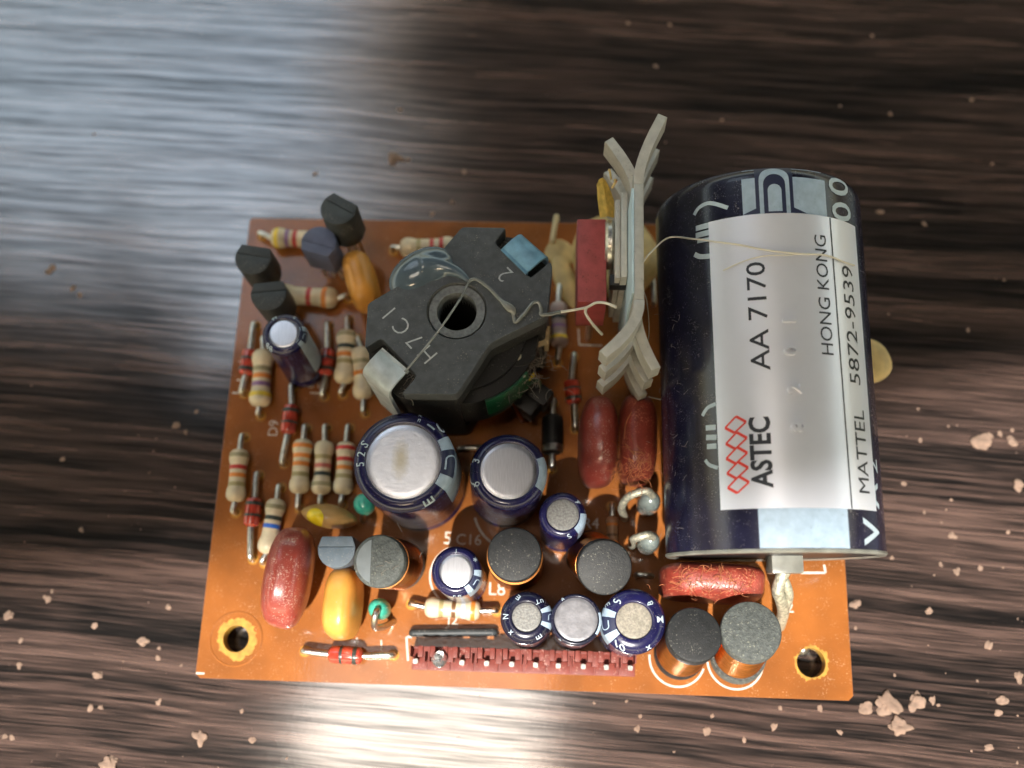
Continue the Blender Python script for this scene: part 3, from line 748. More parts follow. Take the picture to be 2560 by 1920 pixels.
dipped((858, 1510), 4.2, 7.4, 3.5, 7.6, 88, 'yellowdip', 'dipped_capacitor', 'ochre capacitor standing beside the large red one', 0, .6, .6, 7, group='ochre dipped capacitors')
dipped((905, 706), 4.2, 6.8, 3.4, 7.4, 108, 'yellowdip', 'dipped_capacitor', 'ochre capacitor behind the transformer corner', 0, .65, .6, 8, group='ochre dipped capacitors')
o = dipped((824, 1291), 3.2, 6.2, 2.6, 5.6, -9, 'yellowdip', 'disc_capacitor', 'lens shaped ochre disc capacitor with a yellow painted spot', 8, 1.0, 1.15, 9, .02)
o.data = o.data.copy(); o.data.materials.clear(); o.data.materials.append(M('tan_disc', (0.42, 0.24, 0.08), 0.45, var=.15, coat=.2))
me = blob(3.3, 2.2, 4.9, 1.0, 1.0, 24, 14, .03, 2)
obj('yellow_spot', me, MT['yellowpaint'], o, (-.7, -.12, .55))

# ---- beads: upright parts with their wires bent over
def bead(c, z0, z1, r, mat, label, wire, wmat='solder', wr=.33, name='bead_diode'):
    p = P(*c, z1); h = z1 - z0
    o = obj(name, blob(r * 2, r * 2, h, .75, 1.0, 24, 14), MT[mat], board, Vector((p.x, p.y, (z0 + z1) / 2)), Matrix.Identity(3), label=label)
    inv = ML(o).inverted()
    me = tube([P(*w[:2], w[2]) for w in wire], wr, 8); me.transform(inv); obj('bent_lead', me, MT[wmat], o)
    me = tube([Vector((p.x, p.y, z0 + .3)), Vector((p.x, p.y, z0 / 2)), Vector((p.x, p.y, -.8))], .3, 8); me.transform(inv); obj('lead', me, MT['solder'], o)
    return o
bead((1628, 1245), 1.0, 7.5, 1.22, 'greybead', 'grey glass bead diode with a crusted wire hooked over it', [(1632, 1240, 7.4), (1618, 1228, 8.3), (1590, 1233, 8.2), (1566, 1246, 7.6), (1554, 1270, 6.2), (1560, 1290, 3), (1562, 1296, -.5)], 'solder_dirty', .42)
bead((1628, 1346), 1.0, 7.5, 1.15, 'greybead', 'grey glass bead diode with a short bent wire, nearer the coils', [(1632, 1344, 7.4), (1620, 1338, 8.1), (1600, 1342, 8.1), (1582, 1350, 7.0), (1580, 1362, 3), (1580, 1364, -.5)], 'solder_dirty', .42)
bead((905, 1255), 2.2, 5.2, 1.15, 'teal', 'teal bead half under the large blue capacitor', [(906, 1262, 3.4), (908, 1280, 2.6), (908, 1300, 0.3), (908, 1302, -.6)], name='teal_bead')
bead((941, 1519), 1.0, 5.4, 1.12, 'teal', 'teal bead with a looped wire in front of the dusty coil', [(943, 1524, 5.2), (941, 1530, 6.0), (936, 1548, 5.9), (938, 1568, 4.4), (960, 1566, 2.2), (984, 1554, 0), (985, 1554, -.6)], name='teal_bead', wr=.36)

# ---- jumpers
def jumper(a, b, z, r, mat, label):
    A, B = P(*a, 0), P(*b, 0); u = Vector((0, 0, z)); d = (B - A).normalized()
    obj('jumper_wire', tube([A - Vector((0, 0, .8)), A + u * .6, A + u + d * .5, (A + B) / 2 + u, B + u - d * .5, B + u * .6, B - Vector((0, 0, .8))], r, 10), MT[mat], board, label=label)
jumper((1033, 1583), (1236, 1581), .75, .42, 'transistor', 'thick grey insulated jumper wire behind the red pin header')
jumper((1150, 1124), (1204, 1122), .7, .3, 'solder', 'short bare jumper wire between the two large blue capacitors')
jumper((1592, 1438), (1628, 1440), .6, .3, 'solder', 'short bare jumper wire beside the crosswise red capacitor')
jumper((1630, 700), (1634, 760), .7, .3, 'solder', 'bare jumper wire beside the heat sink')

# ---- pin header
pins = [(1037, 1640), (1098, 1643), (1154, 1641), (1216, 1643), (1279, 1646), (1339, 1650), (1396, 1654), (1459, 1659), (1517, 1660), (1577, 1660)]
HZ = 3.2
pa, pb = P(1025, 1622, HZ), P(1592, 1640, HZ)
xa = (pb - pa); xa.z = 0; HL = xa.length; hdr_rot = axis_rot((0, 0, 1), xa)
hd = obj('pin_header', box((0, -2.05, 0), (HL, .35, .9), .05), MT['redplastic'], board, Vector((pa.x, pa.y, 0)), hdr_rot, label='red plastic pin header along the front edge')
hinv = ML(hd).inverted()
loc = [(hinv @ P(*p, 2.6)) for p in pins]
px_ = [v.x for v in loc]
edges = [0] + [(a + b) / 2 for a, b in zip(px_, px_[1:])] + [HL]
for i, (x0, x1) in enumerate(zip(edges, edges[1:])):
    xc = px_[i]
    obj('pin_slot_wall', box((max(x0, xc - .95) + .04, -.75, .88), (xc - .40, .35, HZ + .1), .04), MT['redplastic'], hd)
    obj('pin_slot_wall', box((xc + .40, -.75, .88), (min(x1, xc + .95) - .04, .35, HZ + .1), .04), MT['redplastic'], hd)
    obj('slot_back', box((xc - .37, .12, .88), (xc + .37, .34, HZ - 1.4), .02), MT['redplastic'], hd)
    obj('base_rib', box((x0 + .12, -1.98, .88), (x1 - .12, -.76, 1.25 if i % 2 else 1.1), .05), MT['redplastic'], hd)
    if i < 9:
        xm = edges[i + 1]
        if i % 2: obj('key_block', box((xm - .33, -1.2, .88), (xm + .33, .3, HZ - .15), .05), MT['redplastic'], hd)
        else:
            bm = bmesh.new(); box_bm(bm, (xm - .33, -1.2, .88), (xm - .16, .3, HZ - .1)); box_bm(bm, (xm + .16, -1.2, .88), (xm + .33, .3, HZ - .1)); box_bm(bm, (xm - .155, -.2, .88), (xm + .155, .3, HZ - .1))
            obj('key_block', finish(bm), MT['redplastic'], hd)
    bm = bmesh.new(); box_bm(bm, (xc - .25, -1.45, .5), (xc + .25, -.95, 2.0)); bmesh.ops.bevel(bm, geom=bm.edges[:], offset=.06, segments=2, affect='EDGES')
    obj('pin', finish(bm), MT['solder'], hd)
gd = P(1099, 1648, 3.4)
obj('glue_drop', blob(1.7, 1.7, 2.4, 1, 1, 20, 12, .06, 4), MT['hotglue'], board, gd, Matrix.Identity(3), label='clear glue drop on the second header pin')

# ---- transformer
TZ = 18.0
def T2(px, py, z=TZ):
    q = P(px, py, z); return (q.x, q.y)
plate_px = [(1155, 567), (1266, 569), (1236, 606), (1327, 695), (1376, 652), (1381, 668), (1369, 789), (1233, 855), (1222, 864), (1147, 979), (1137, 987), (1003, 985), (1042, 940), (953, 845), (912, 872), (919, 759), (983, 721), (1048, 690), (1080, 655), (1103, 627)]
full_px = [(1155, 567), (1268, 569), (1300, 574), (1372, 640), (1381, 668), (1369, 789), (1233, 855), (1222, 864), (1147, 979), (1137, 987), (1003, 985), (985, 978), (916, 915), (911, 872), (919, 759), (983, 721), (1048, 690), (1080, 655), (1103, 627)]
hc = T2(1142, 777)
def rounded(pts, r=.35):
    out = []
    n = len(pts)
    for i in range(n):
        p = Vector(pts[i][:2]); a = Vector(pts[i - 1][:2]); b = Vector(pts[(i + 1) % n][:2])
        da = (a - p); db = (b - p); ra = min(r, da.length * .4); rb = min(r, db.length * .4)
        out.append(tuple(p + da.normalized() * ra)); out.append(tuple(p * .5 + (p + da.normalized() * ra) * .25 + (p + db.normalized() * rb) * .25)); out.append(tuple(p + db.normalized() * rb))
    return out
plate = rounded([T2(*p) for p in plate_px]); full = rounded([T2(*p) for p in full_px])
tr = obj('transformer', curve_mesh([plate, circle(hc, 2.98, 56)], 16.0, TZ, 0.10), MT['ferrite'], board, label='grey ferrite core transformer with a round bore and steel clips')
def ccen(): return Vector((hc[0], hc[1]))
def shrink(pts, k):
    c = ccen(); return [tuple(c + (Vector(p) - c) * k) for p in pts]
obj('core_body', curve_mesh([shrink(full, .99), circle(hc, 2.9, 40)], 13.6, 15.99, 0.05), MT['ferrite_dark'], tr)
obj('core_bottom', curve_mesh([shrink(full, .97), circle(hc, 2.0, 40)], 0.8, 4.2, 0.05), MT['ferrite_dark'], tr)
# corner posts of the core
for idx in ((0, 1, 2, 3, 4, 5), (9, 10, 11, 12, 13, 14)):
    q = [Vector(T2(*full_px[i])) for i in idx]; c = ccen()
    inner = [c + (q[-1] - c) * .62, c + (q[0] - c) * .62]
    q = [c + (v - c) * .97 for v in q]
    obj('core_post', prism([tuple(v) for v in q] + [tuple(v) for v in inner], 4.2, 13.6), MT['ferrite_dark'], tr)
# bore with its stepped metal seat
obj('bore_ring', lathe([(2.98, TZ - .02), (2.92, TZ - .30), (2.84, TZ - .42), (2.80, TZ - .16), (2.02, TZ - .20), (1.94, TZ - .45), (1.92, TZ - 1.2), (1.94, 13.0)], 64), M('seat_ring', (0.15, 0.155, 0.155), .45, metal=.3, var=.3, vs=3, bump=.2, bs=6), tr, (hc[0], hc[1], 0))
obj('bore', lathe([(1.93, 15.9), (1.92, 6.0), (0, 5.9)], 40), MT['hole'], tr, (hc[0], hc[1], 0))
n = 17; pr = [(3.2, 5.0)]
for i in range(n):
    z = 5.2 + 7.6 * (i + .5) / n
    pr += [(7.95, z - .22), (8.12, z - .10), (8.15, z), (8.12, z + .1)]
pr.append((3.2, 12.9))
obj('winding', lathe(pr, 64, 70), MT['black'], tr, (hc[0], hc[1], 0))
bm = bmesh.new()
for i in range(11):
    z = 8.8 + 4.4 * i / 10
    tube_bm(bm, [Vector((8.5 * math.cos(rad(a_)), 8.5 * math.sin(rad(a_)), z)) for a_ in range(-70, -30, 4)], .23, 6)
obj('green_turns', finish(bm), MT['green_wire'], tr, (hc[0], hc[1], 0), kind='stuff')
obj('bobbin_flange', lathe([(3.1, 4.3), (7.4, 4.3), (7.4, 4.95), (3.1, 4.95)], 48), MT['black'], tr, (hc[0], hc[1], 0))
obj('bobbin_flange', lathe([(3.1, 12.95), (6.9, 12.95), (6.9, 13.55), (3.1, 13.55)], 48), MT['black'], tr, (hc[0], hc[1], 0))
# dark tape over part of the winding with a white painted mark
def on_wind(ang, z, r=7.95): return Vector((hc[0] + r * math.cos(ang), hc[1] + r * math.sin(ang), z))
bm = bmesh.new(); N1 = 16
vs = [[bm.verts.new(on_wind(rad(-52 + 44 * i / N1), z, 8.02 + .12 * math.sin(i * 1.3))) for z in (5.6, 7, 8.5)] for i in range(N1 + 1)]
for i in range(N1):
    for j in range(2): bm.faces.new((vs[i][j], vs[i + 1][j], vs[i + 1][j + 1], vs[i][j + 1]))
obj('tape', finish(bm), MT['black'], tr)
mp = P(1294, 890, 12.0)
b = glyph_bm('6', 2.1, .03, None, rad(-12)); map_bm(b, lambda x, y: Vector((mp.x + x, mp.y + y, 12.9)))
tg = obj('painted_mark', raw(b, 0), M('cream_paint', (0.62, 0.57, 0.42), .6), tr)
fl = curve_mesh([[(mp.x + 1.5 * math.cos(a) * 1.3, mp.y + 1.4 * math.sin(a)) for a in [k * math.pi / 8 for k in range(16)]]], 12.3, 12.88, .05)
obj('tape_flap', fl, MT['black'], tr)
# loose winding ends, yellow sleeving and bobbin terminals
for pts, mat in (([(1265, 930, 9), (1310, 960, 9.5), (1345, 950, 8), (1350, 985, 4), (1345, 1000, 0)], 'green_wire'),
                 ([(1262, 900, 10), (1290, 945, 9.6), (1300, 985, 7), (1290, 1010, 2)], 'green_wire'),
                 ([(1240, 940, 8), (1270, 985, 7), (1300, 1040, 3), (1305, 1052, 0)], 'copper')):
    obj('winding_lead', tube([P(*p) for p in pts], .22, 8), MT[mat], tr)
obj('sleeving', tube([P(1298, 968, 7.4), P(1315, 948, 7.8), P(1330, 935, 7.2)], .42, 8), MT['yellowpaint'], tr)
for pp, zz in (((1343, 985), 5), ((1312, 1010), 4.6)):
    q = P(*pp, zz)
    obj('bobbin_foot', box((-1.6, -1.0, -1.8), (1.6, 1.0, 1.4), .25), MT['black'], tr, q, Matrix.Rotation(rad(-35), 3, 'Z'))
def strip(a, b, z, h, w, mat, name):
    A, B = P(*a, z), P(*b, z); d = B - A
    obj(name, box((0, -w / 2, -h), (d.length, w / 2, 0), .04), MT[mat], tr, A, axis_rot((0, 0, 1), d))
strip((1012, 1030), (1150, 1041), 5.2, .5, .55, 'tan', 'card_strip')
strip((1371, 815), (1366, 852), 11.0, 3.5, .45, 'tan', 'card_strip')
strip((1366, 853), (1335, 863), 11.0, .5, .5, 'tan', 'card_strip')
# spring clips
def clip(quad, mat, out_px, label, drop):
    """quad: inner-left, outer-left, outer-right, inner-right of the visible top face"""
    il, ol, orr, ir = [P(*q, TZ + .1) for q in quad]
    t = .35; bm = bmesh.new()
    dirv = ((ol + orr) / 2 - (il + ir) / 2); dirv.z = 0; dirv.normalize()
    rows = []
    for k, (f, dz) in enumerate(((0, -.55), (0.0, 0.0), (.12, .22), (.55, .30), (.85, .12), (1.0, -.35), (1.05, -1.2), (1.02, -drop))):
        a = il.lerp(ol, f); c = ir.lerp(orr, f); rows.append((a + Vector((0, 0, dz)), c + Vector((0, 0, dz))))
    top = [(bm.verts.new(a), bm.verts.new(c)) for a, c in rows]
    nrm = []
    for i in range(len(rows)):
        t0 = rows[max(i - 1, 0)][0]; t1 = rows[min(i + 1, len(rows) - 1)][0]; tt = (t1 - t0).normalized(); s = (rows[i][1] - rows[i][0]).normalized()
        nn = tt.cross(s); nn = nn if nn.dot(dirv + Vector((0, 0, .6))) > 0 else -nn; nrm.append(nn.normalized())
    bot = [(bm.verts.new(a - nrm[i] * t), bm.verts.new(c - nrm[i] * t)) for i, (a, c) in enumerate(rows)]
    for i in range(len(rows) - 1):
        bm.faces.new((top[i][0], top[i + 1][0], top[i + 1][1], top[i][1])); bm.faces.new((bot[i][0], bot[i][1], bot[i + 1][1], bot[i + 1][0]))
        bm.faces.new((top[i][0], bot[i][0], bot[i + 1][0], top[i + 1][0])); bm.faces.new((top[i][1], top[i + 1][1], bot[i + 1][1], bot[i][1]))
    bm.faces.new((top[0][0], top[0][1], bot[0][1], bot[0][0])); bm.faces.new((top[-1][0], bot[-1][0], bot[-1][1], top[-1][1]))
    obj('spring_clip', finish(bm, 50), MT[mat], tr, label=label)
clip([(1258, 620), (1303, 582), (1369, 639), (1320, 681)][0:1] + [(1303, 582), (1369, 639), (1320, 681)], 'clip_blue', None, 'bluish steel clip at the far right corner of the transformer', 12)
clip([(951, 876), (905, 926), (970, 984), (1016, 932)], 'clip_grey', None, 'bright steel clip at the near left corner of the transformer', 12)
# stamped lettering: H7C1 and a lone 2
hp, h1p = P(1068, 886, TZ), P(972, 783, TZ)
dd = (h1p - hp); ang = math.atan2(dd.y, dd.x)
for k, ch in enumerate('H7C1'):
    p = hp.lerp(h1p, k / 3)
    b = glyph_bm(ch, 2.5, -.012, None, ang, .9); map_bm(b, lambda x, y, p=p: Vector((p.x + x, p.y + y, TZ + .012)))
    obj('stamped_letter', raw(b, 0), MT['stamp'], tr)
p = P(1262, 687, TZ); b = glyph_bm('2', 2.4, -.012, None, ang, .9); map_bm(b, lambda x, y: Vector((p.x + x, p.y + y, TZ + .012)))
obj('stamped_letter', raw(b, 0), MT['stamp'], tr)

# ---- hot glue over the transformer
gb_ = P(1058, 676, TZ - .9)
d_ = P(1105, 640, TZ) - P(1000, 715, TZ)
gbm = bmesh.new()
_r = Matrix.Rotation(math.atan2(d_.y, d_.x), 4, 'Z')
for (px_b, py_b, dz), (L_, W_, H_), ya in (((1050, 680, -.9), (7.4, 4.4, 3.2), 0), ((1032, 694, -1.6), (5.0, 3.6, 3.4), .2), ((1085, 664, -.5), (4.4, 4.2, 2.2), -.3)):
    me = blob(L_, W_, H_, 1, 1, 24, 16, .05, int(px_b)); me.transform(Matrix.Translation(P(px_b, py_b, TZ + dz)) @ _r @ Matrix.Rotation(ya, 4, 'Z')); gbm.from_mesh(me); bpy.data.meshes.remove(me)
tube_bm(gbm, smooth_path([P(1062, 672, TZ - .6), P(1090, 668, TZ - .4), P(1120, 672, TZ - .15), P(1150, 684, TZ + .15), P(1173, 704, TZ + .35)], 6), lambda t: 1.35 * (1 - t) ** 1.2 + .28, 16)
gobj = obj('glue_blob', finish(gbm, 80), MT['blobglue'], board, label='grey blue glue blob on the far left side of the transformer, tapering to the bore')
rm = gobj.modifiers.new('merge', 'REMESH'); rm.mode = 'VOXEL'; rm.voxel_size = .16; rm.use_smooth_shade = True
sm = gobj.modifiers.new('soften', 'SMOOTH'); sm.iterations = 14; sm.factor = .5
def gl(pts, r, name, label, mat='gluestring', seg=8):
    return obj(name, tube([P(*p) for p in pts], r, seg, 8), MT[mat], board, label=label)
gl([(1172, 704, TZ + .5), (1150, 748, TZ + 1.1), (1100, 822, TZ + 1.0), (1050, 885, TZ + .8), (1012, 930, TZ + .5)], .12, 'glue_string', 'straight thin glue string stretched across the bore')
gl([(1172, 704, TZ + .5), (1190, 698, TZ + .5), (1222, 720, TZ + .4), (1247, 746, TZ + .35), (1262, 760, TZ + .4), (1281, 776, TZ + .3), (1284, 790, TZ + .2), (1289, 805, TZ + .2), (1310, 785, TZ + .2), (1332, 758, TZ + .3), (1347, 757, TZ + .3), (1353, 775, TZ + .2), (1352, 786, TZ + .2), (1372, 786, TZ + .1), (1400, 780, TZ - .4)],
   lambda t: .20 + .30 * math.exp(-((t - .33) / .06) ** 2), 'glue_string', 'kinked glue string on the right of the bore')
gl([(1400, 780, TZ - .4), (1440, 774, 17.5), (1468, 768, 17.4), (1490, 757, 17.4), (1515, 758, 17.5), (1540, 768, 18)], .14, 'thread', 'loose pale thread from the transformer to the heat sink', 'thread')
gl([(1466, 770, 17.4), (1464, 782, 17.2), (1474, 800, 16.8), (1490, 820, 16), (1505, 836, 15)], .15, 'thread', 'curl of pale thread below the red block', 'thread')

# ---- heat sink with its power transistor
HT = 24.0
e1p, e2p = P(1597, 458, HT), P(1598, 748, HT)
hs_t = 0.92
ax_y = (e1p - e2p); ax_y.z = 0; HLn = ax_y.length
hrot = axis_rot((0, 0, 1), ax_y)
hs = obj('heat_sink', box((0, -hs_t / 2, -20), (HLn, hs_t / 2, 0), .12), MT['heat'], board, e2p, hrot, label='oxidised grey aluminium heat sink with splayed fins')
hsi = ML(hs).inverted()
def fin(start, tip, z1, h):
    """bent finger from the plate end to its tip"""
    bm = bmesh.new(); a = Vector((start[0], start[1])); b = Vector((tip[0], tip[1]))
    d = Vector((1, 0)) if start[0] > 1 else Vector((-1, 0))
    c = a + d * 2.6
    path = [a, a + d * .4] + [(a + d * .4) * (1 - t) ** 2 + c * 2 * t * (1 - t) + b * t * t for t in (.12, .24, .36, .5, .65, .8, 1.0)]
    n = len(path); L = []; Rr = []
    for i in range(n):
        t = (path[min(i + 1, n - 1)] - path[max(i - 1, 0)]).normalized(); nn = Vector((-t.y, t.x)) * hs_t * .54; L.append(path[i] + nn); Rr.append(path[i] - nn)
    prism_bm(bm, L + Rr[::-1], z1 - h, z1, .1)
    return finish(bm, 40)
lv = 2.75
for k in range(6):
    z1 = -lv * k
    if k % 2 == 0: t1 = hsi @ P(1657, 288, HT); t2 = hsi @ P(1508, 886, HT)
    else: t1 = hsi @ P(1522, 348, HT - lv); t2 = hsi @ P(1640, 922, HT - lv)
    w = 1 if k < 2 else .97 - .015 * k
    obj('fin', fin((HLn, 0), (HLn + (t1.x - HLn) * w, t1.y * w), z1, lv - .12), MT['heat'], hs)
    obj('fin', fin((0, 0), (t2.x * w, t2.y * w), z1, lv - .12), MT['heat'], hs)
obj('insulating_sheet', box((.6, hs_t / 2 + .01, -18), (HLn - .6, hs_t / 2 + .24, .12), .05), MT['paleblue'], hs)
y0 = hs_t / 2 + .3
q1 = hsi @ P(1550, 690, 20); q2 = hsi @ P(1550, 478, 20)
ra, rb = P(1443, 755, 17), P(1517, 547, 17)
rd_rot = axis_rot((0, 0, 1), P(1443, 547, 17) - ra)
rl = (P(1443, 547, 17) - ra).length; rw = (P(1517, 755, 17) - ra).length
ptr = obj('power_transistor', box((0, -rw, -7), (rl, 0, 0), .18), MT['redepoxy'], board, ra, rd_rot, label='dark red block shaped power transistor bolted to the heat sink')
pinv = ML(ptr).inverted()
def sub(name, me, mat, mw):
    me.transform(mw); me.transform(pinv); return obj(name, me, MT[mat], ptr)
hm = ML(hs)
sub('metal_tab', box((q1.x, y0, -17), (q2.x, y0 + .62, -4.2), .06), 'heat', hm)
sub('metal_tab', box((q1.x + .2, y0 + .66, -16), (q2.x - .4, y0 + 1.15, -5.0), .06), 'heat', hm)
wp = P(1522, 612, 16)
wm = axis_rot(hrot @ Vector((0, 1, 0))).to_4x4(); wm.translation = wp
sub('washer', lathe([(0, -.45), (2.3, -.45), (2.55, -.2), (2.55, .2), (2.3, .45), (0, .45)], 36), 'solder', wm)
sub('dark_block', box((-.9, -.6, -.7), (.9, .6, .7), .12), 'black', Matrix.Translation(P(1546, 706, 17)))  # small dark box at the near end of the metal tabs
for k in (-1, 0, 1):
    q = ML(ptr) @ Vector((rl / 2 + k * 2.4, -rw * .6, -7)); me = tube([q, q - Vector((0, 0, 5)), Vector((q.x, q.y, -.8))], .35, 6); me.transform(pinv); obj('lead', me, MT['solder'], ptr)
# yellow fibrous tape scrap behind the block and cream glue dabs
bm = bmesh.new()
ed = [((1500, 545), (1537, 545), 16.5), ((1494, 500), (1535, 500), 17.2), ((1492, 462), (1524, 470), 18), ((1498, 448), (1515, 452), 18.8)]
vs = [(bm.verts.new(P(*a, z)), bm.verts.new(P((a[0] + b_[0]) / 2, a[1] - 4, z + .8)), bm.verts.new(P(*b_, z))) for a, b_, z in ed]
for a, b_ in zip(vs, vs[1:]):
    for k in (0, 1): bm.faces.new((a[k], b_[k], b_[k + 1], a[k + 1]))
bmesh.ops.solidify(bm, geom=bm.faces[:], thickness=.25)
obj('tape_scrap', finish(bm, 60), M('yellow_tape', (0.70, 0.52, 0.13), .5, var=.25, vs=1.5, bump=.3, bs=5), board, label='frayed yellow tape scrap behind the dark red block')
for pts, r in (([(1528, 448, 18.9), (1524, 425, 20), (1522, 428, 20)], .10), ([(1530, 470, 18.5), (1540, 452, 19.2), (1536, 450, 19.4)], .14)):
    gl(pts, r, 'thread', 'short yellow fibre beside the heat sink', 'creamglue')
def dab(c, z, L, W, H, yaw, seed, label):
    obj('glue_dab', blob(L, W, H, .8, .9, 28, 14, .10, seed), MT['creamglue'], board, P(*c, z), Matrix.Rotation(rad(yaw), 3, 'Z'), label=label)
dab((1540, 640), 1.2, 10.6, 10.2, 4.2, 20, 3, 'large cream glue dab under the dark red block')
dab((1414, 702), .1, 2.6, 7.0, 1.0, 20, 4, 'cream glue smear beside the transformer corner')
dab((1402, 632), .05, 3.2, 3.8, .5, 60, 6, 'yellow stained glue patch on the far edge')
jumper((1391, 545), (1381, 607), .6, .32, 'nylon2', 'pale jumper wire at the far edge behind the transformer')
dab((2163, 905), 4.0, 5.6, 5.2, 3.0, 0, 9, 'cream glue pad sticking out right of the large can')

# ---- large can lying on its side
CRr = 10.5
c0 = P(1938, 1392, CRr + .4); c1 = P(1893, 610, CRr + .4)
A0 = Vector((59.9, 13.35, 11.0)); A1 = Vector((58.80, 50.3, 14.0))
cax = (A1 - A0); CL = cax.length
crot = axis_rot(cax, (1, 0, 0))      # local z along the can, x to the right, y = z cross x
pr = [(9.6, .2), (9.9, .12), (10.1, .04), (10.35, .0), (CRr, .2), (CRr, CL - 1.7)]
for i in range(9):
    a = math.pi / 2 * i / 8; pr.append((CRr - 1.5 + 1.5 * math.cos(a), CL - 1.7 + 1.5 * math.sin(a)))
pr += [(7.0, CL - .3), (6.6, CL - .8), (0, CL - .8)]
can = obj('large_capacitor', lathe(pr, 96, 50), MT['navy_dark'], board, A0, crot, label='large dark blue can capacitor lying on its side with a silver label')
cinv = ML(can).inverted()
up_local = (crot.inverted() @ Vector((0, 0, 1)))
A_UP = math.atan2(up_local.y, up_local.x)         # angle of straight up
SGN = 1 if (crot.inverted() @ Vector((1, 0, 0))).dot(Vector((math.cos(A_UP - .5), math.sin(A_UP - .5), 0))) > 0 else -1
def can_pt(s, z, eps):
    """s = arc length to the right of the top line, z along the can"""
    R_, zz = CRr, z
    if z > CL - 1.7:
        a = min(1.45, (z - (CL - 1.7)) / 1.5); R_ = CRr - 1.5 + 1.5 * math.cos(a); zz = CL - 1.7 + 1.5 * math.sin(a)
    ang = A_UP - SGN * s / CRr
    return Vector(((R_ + eps) * math.cos(ang), (R_ + eps) * math.sin(ang), zz))
def can_hit(px, py):
    """where a sight line meets the can: arc length and position along it"""
    o_ = cinv @ CC; d_ = (cinv.to_3x3() @ (P(px, py, 0) - CC)).normalized()
    a = d_.x ** 2 + d_.y ** 2; b_ = o_.x * d_.x + o_.y * d_.y; c_ = o_.x ** 2 + o_.y ** 2 - CRr ** 2
    D = b_ * b_ - a * c_
    t = (-b_ - math.sqrt(max(0, D))) / a
    q = o_ + d_ * t; s = -SGN * (math.atan2(q.y, q.x) - A_UP)
    while s > math.pi: s -= 2 * math.pi
    while s < -math.pi: s += 2 * math.pi
    return s * CRr, q.z
def can_patch(s0, s1, z0, z1, eps, ns=24, nz=12, thick=0):
    bm = bmesh.new(); g = [[bm.verts.new(can_pt(s0 + (s1 - s0) * i / ns, z0 + (z1 - z0) * j / nz, eps)) for i in range(ns + 1)] for j in range(nz + 1)]
    for j in range(nz):
        for i in range(ns): bm.faces.new((g[j][i], g[j][i + 1], g[j + 1][i + 1], g[j + 1][i]))
    return finish(bm, 60)
sL, zB = can_hit(1798, 1272); sL2, zT = can_hit(1776, 548)
sR, _ = can_hit(2183, 1200); zTr = can_hit(2100, 575)[1]
zB2 = can_hit(1960, 1274)[1]; zT2 = can_hit(1950, 541)[1]
LS0 = (sL + sL2) / 2; LS1 = sR; LZ0, LZ1 = (zB + zB2) / 2, (zT + zT2) / 2
# pale stripe under the label
ps0 = can_hit(1898, 1330)[0]; ps1 = can_hit(2122, 1330)[0]
obj('pale_stripe', can_patch(ps0, ps1, .35, CL - .5, .02, 16, 30), MT['bluegrey'], can)
lab = obj('silver_label', can_patch(LS0, LS1, LZ0, LZ1, .09, 40, 20), MT['label'], can)
def can_text(txt, px, py, cap_h, mat, name, bold=0.0, length=None, italic=0):
    """text that reads along the can away from the viewer; (px,py) = its middle"""
    s, z = can_hit(px, py)
    g = glyph_bm(txt, 1.0, bold, None, 0)
    xs = [v.co.x for v in g.verts]; ys = [v.co.y for v in g.verts]; W_, H_ = max(xs) - min(xs), max(ys) - min(ys)
    kx = (length / W_) if length else cap_h / H_; ky = cap_h / H_
    for v in g.verts: v.co = Vector((v.co.x * kx, v.co.y * ky, 0))
    cut_bm(g, .35)
    map_bm(g, lambda x, y: can_pt(s - y, z + x, .115))
    return obj(name, finish(g, 60), MT[mat], lab if False else can)
def zlen(x0, y0, x1, y1): return abs(can_hit(x1, y1)[1] - can_hit(x0, y0)[1])
can_text('AA 7170', 1895, 790, 1.75, 'ink', 'lettering', .004, zlen(1904, 926, 1886, 656))
can_text('ASTEC', 1902, 1131, 1.95, 'ink', 'lettering', .03, zlen(1908, 1221, 1900, 1043))
can_text('HONG KONG', 2058, 736, 1.30, 'ink', 'lettering', 0.0, zlen(2068, 885, 2047, 586))
can_text('MATTEL', 2152, 1128, 1.6, 'ink', 'lettering', 0.0, zlen(2162, 1233, 2143, 1024))
can_text('5872-9539', 2126, 812, 1.6, 'ink', 'lettering', 0.0, zlen(2137, 960, 2112, 664))
# rule line between the two columns of print
sA, zA = can_hit(2128, 1275); sB, zB_ = can_hit(2074, 562)
g = stroke_bm([(sA + (sB - sA) * i / 20, LZ0 + .05 + (LZ1 - LZ0 - .1) * i / 20) for i in range(21)], .15)
map_bm(g, lambda x, y: can_pt(x, y, .115)); obj('rule_line', finish(g, 60), MT['ink'], can)
# red logo: a chain of open diamonds
dm = [(1839, 1062), (1841, 1102), (1842, 1139), (1844, 1176), (1846, 1212)]
cen = [can_hit(*d) for d in dm]
step = abs(cen[0][1] - cen[-1][1]) / 4
for (s, z) in cen:
    w2, h2 = 1.02, step * .56
    po = [(s - w2 * .95, z - h2 * .28), (s + w2 * .10, z + h2 * .98), (s + w2 * .98, z + h2 * .22), (s - w2 * .10, z - h2 * .98)]
    bms = []
    for i in range(4):
        a, b_ = po[i], po[(i + 1) % 4]
        st = stroke_bm([(a[0] + (b_[0] - a[0]) * k / 4, a[1] + (b_[1] - a[1]) * k / 4) for k in range(5)], .26 if i % 2 else .17)
        bms.append(map_bm(st, lambda x, y, i=i: can_pt(x, y, .112 + .003 * i)))
    obj('diamond_mark', finish(join_bm(bms), 60), MT['redink'], can)
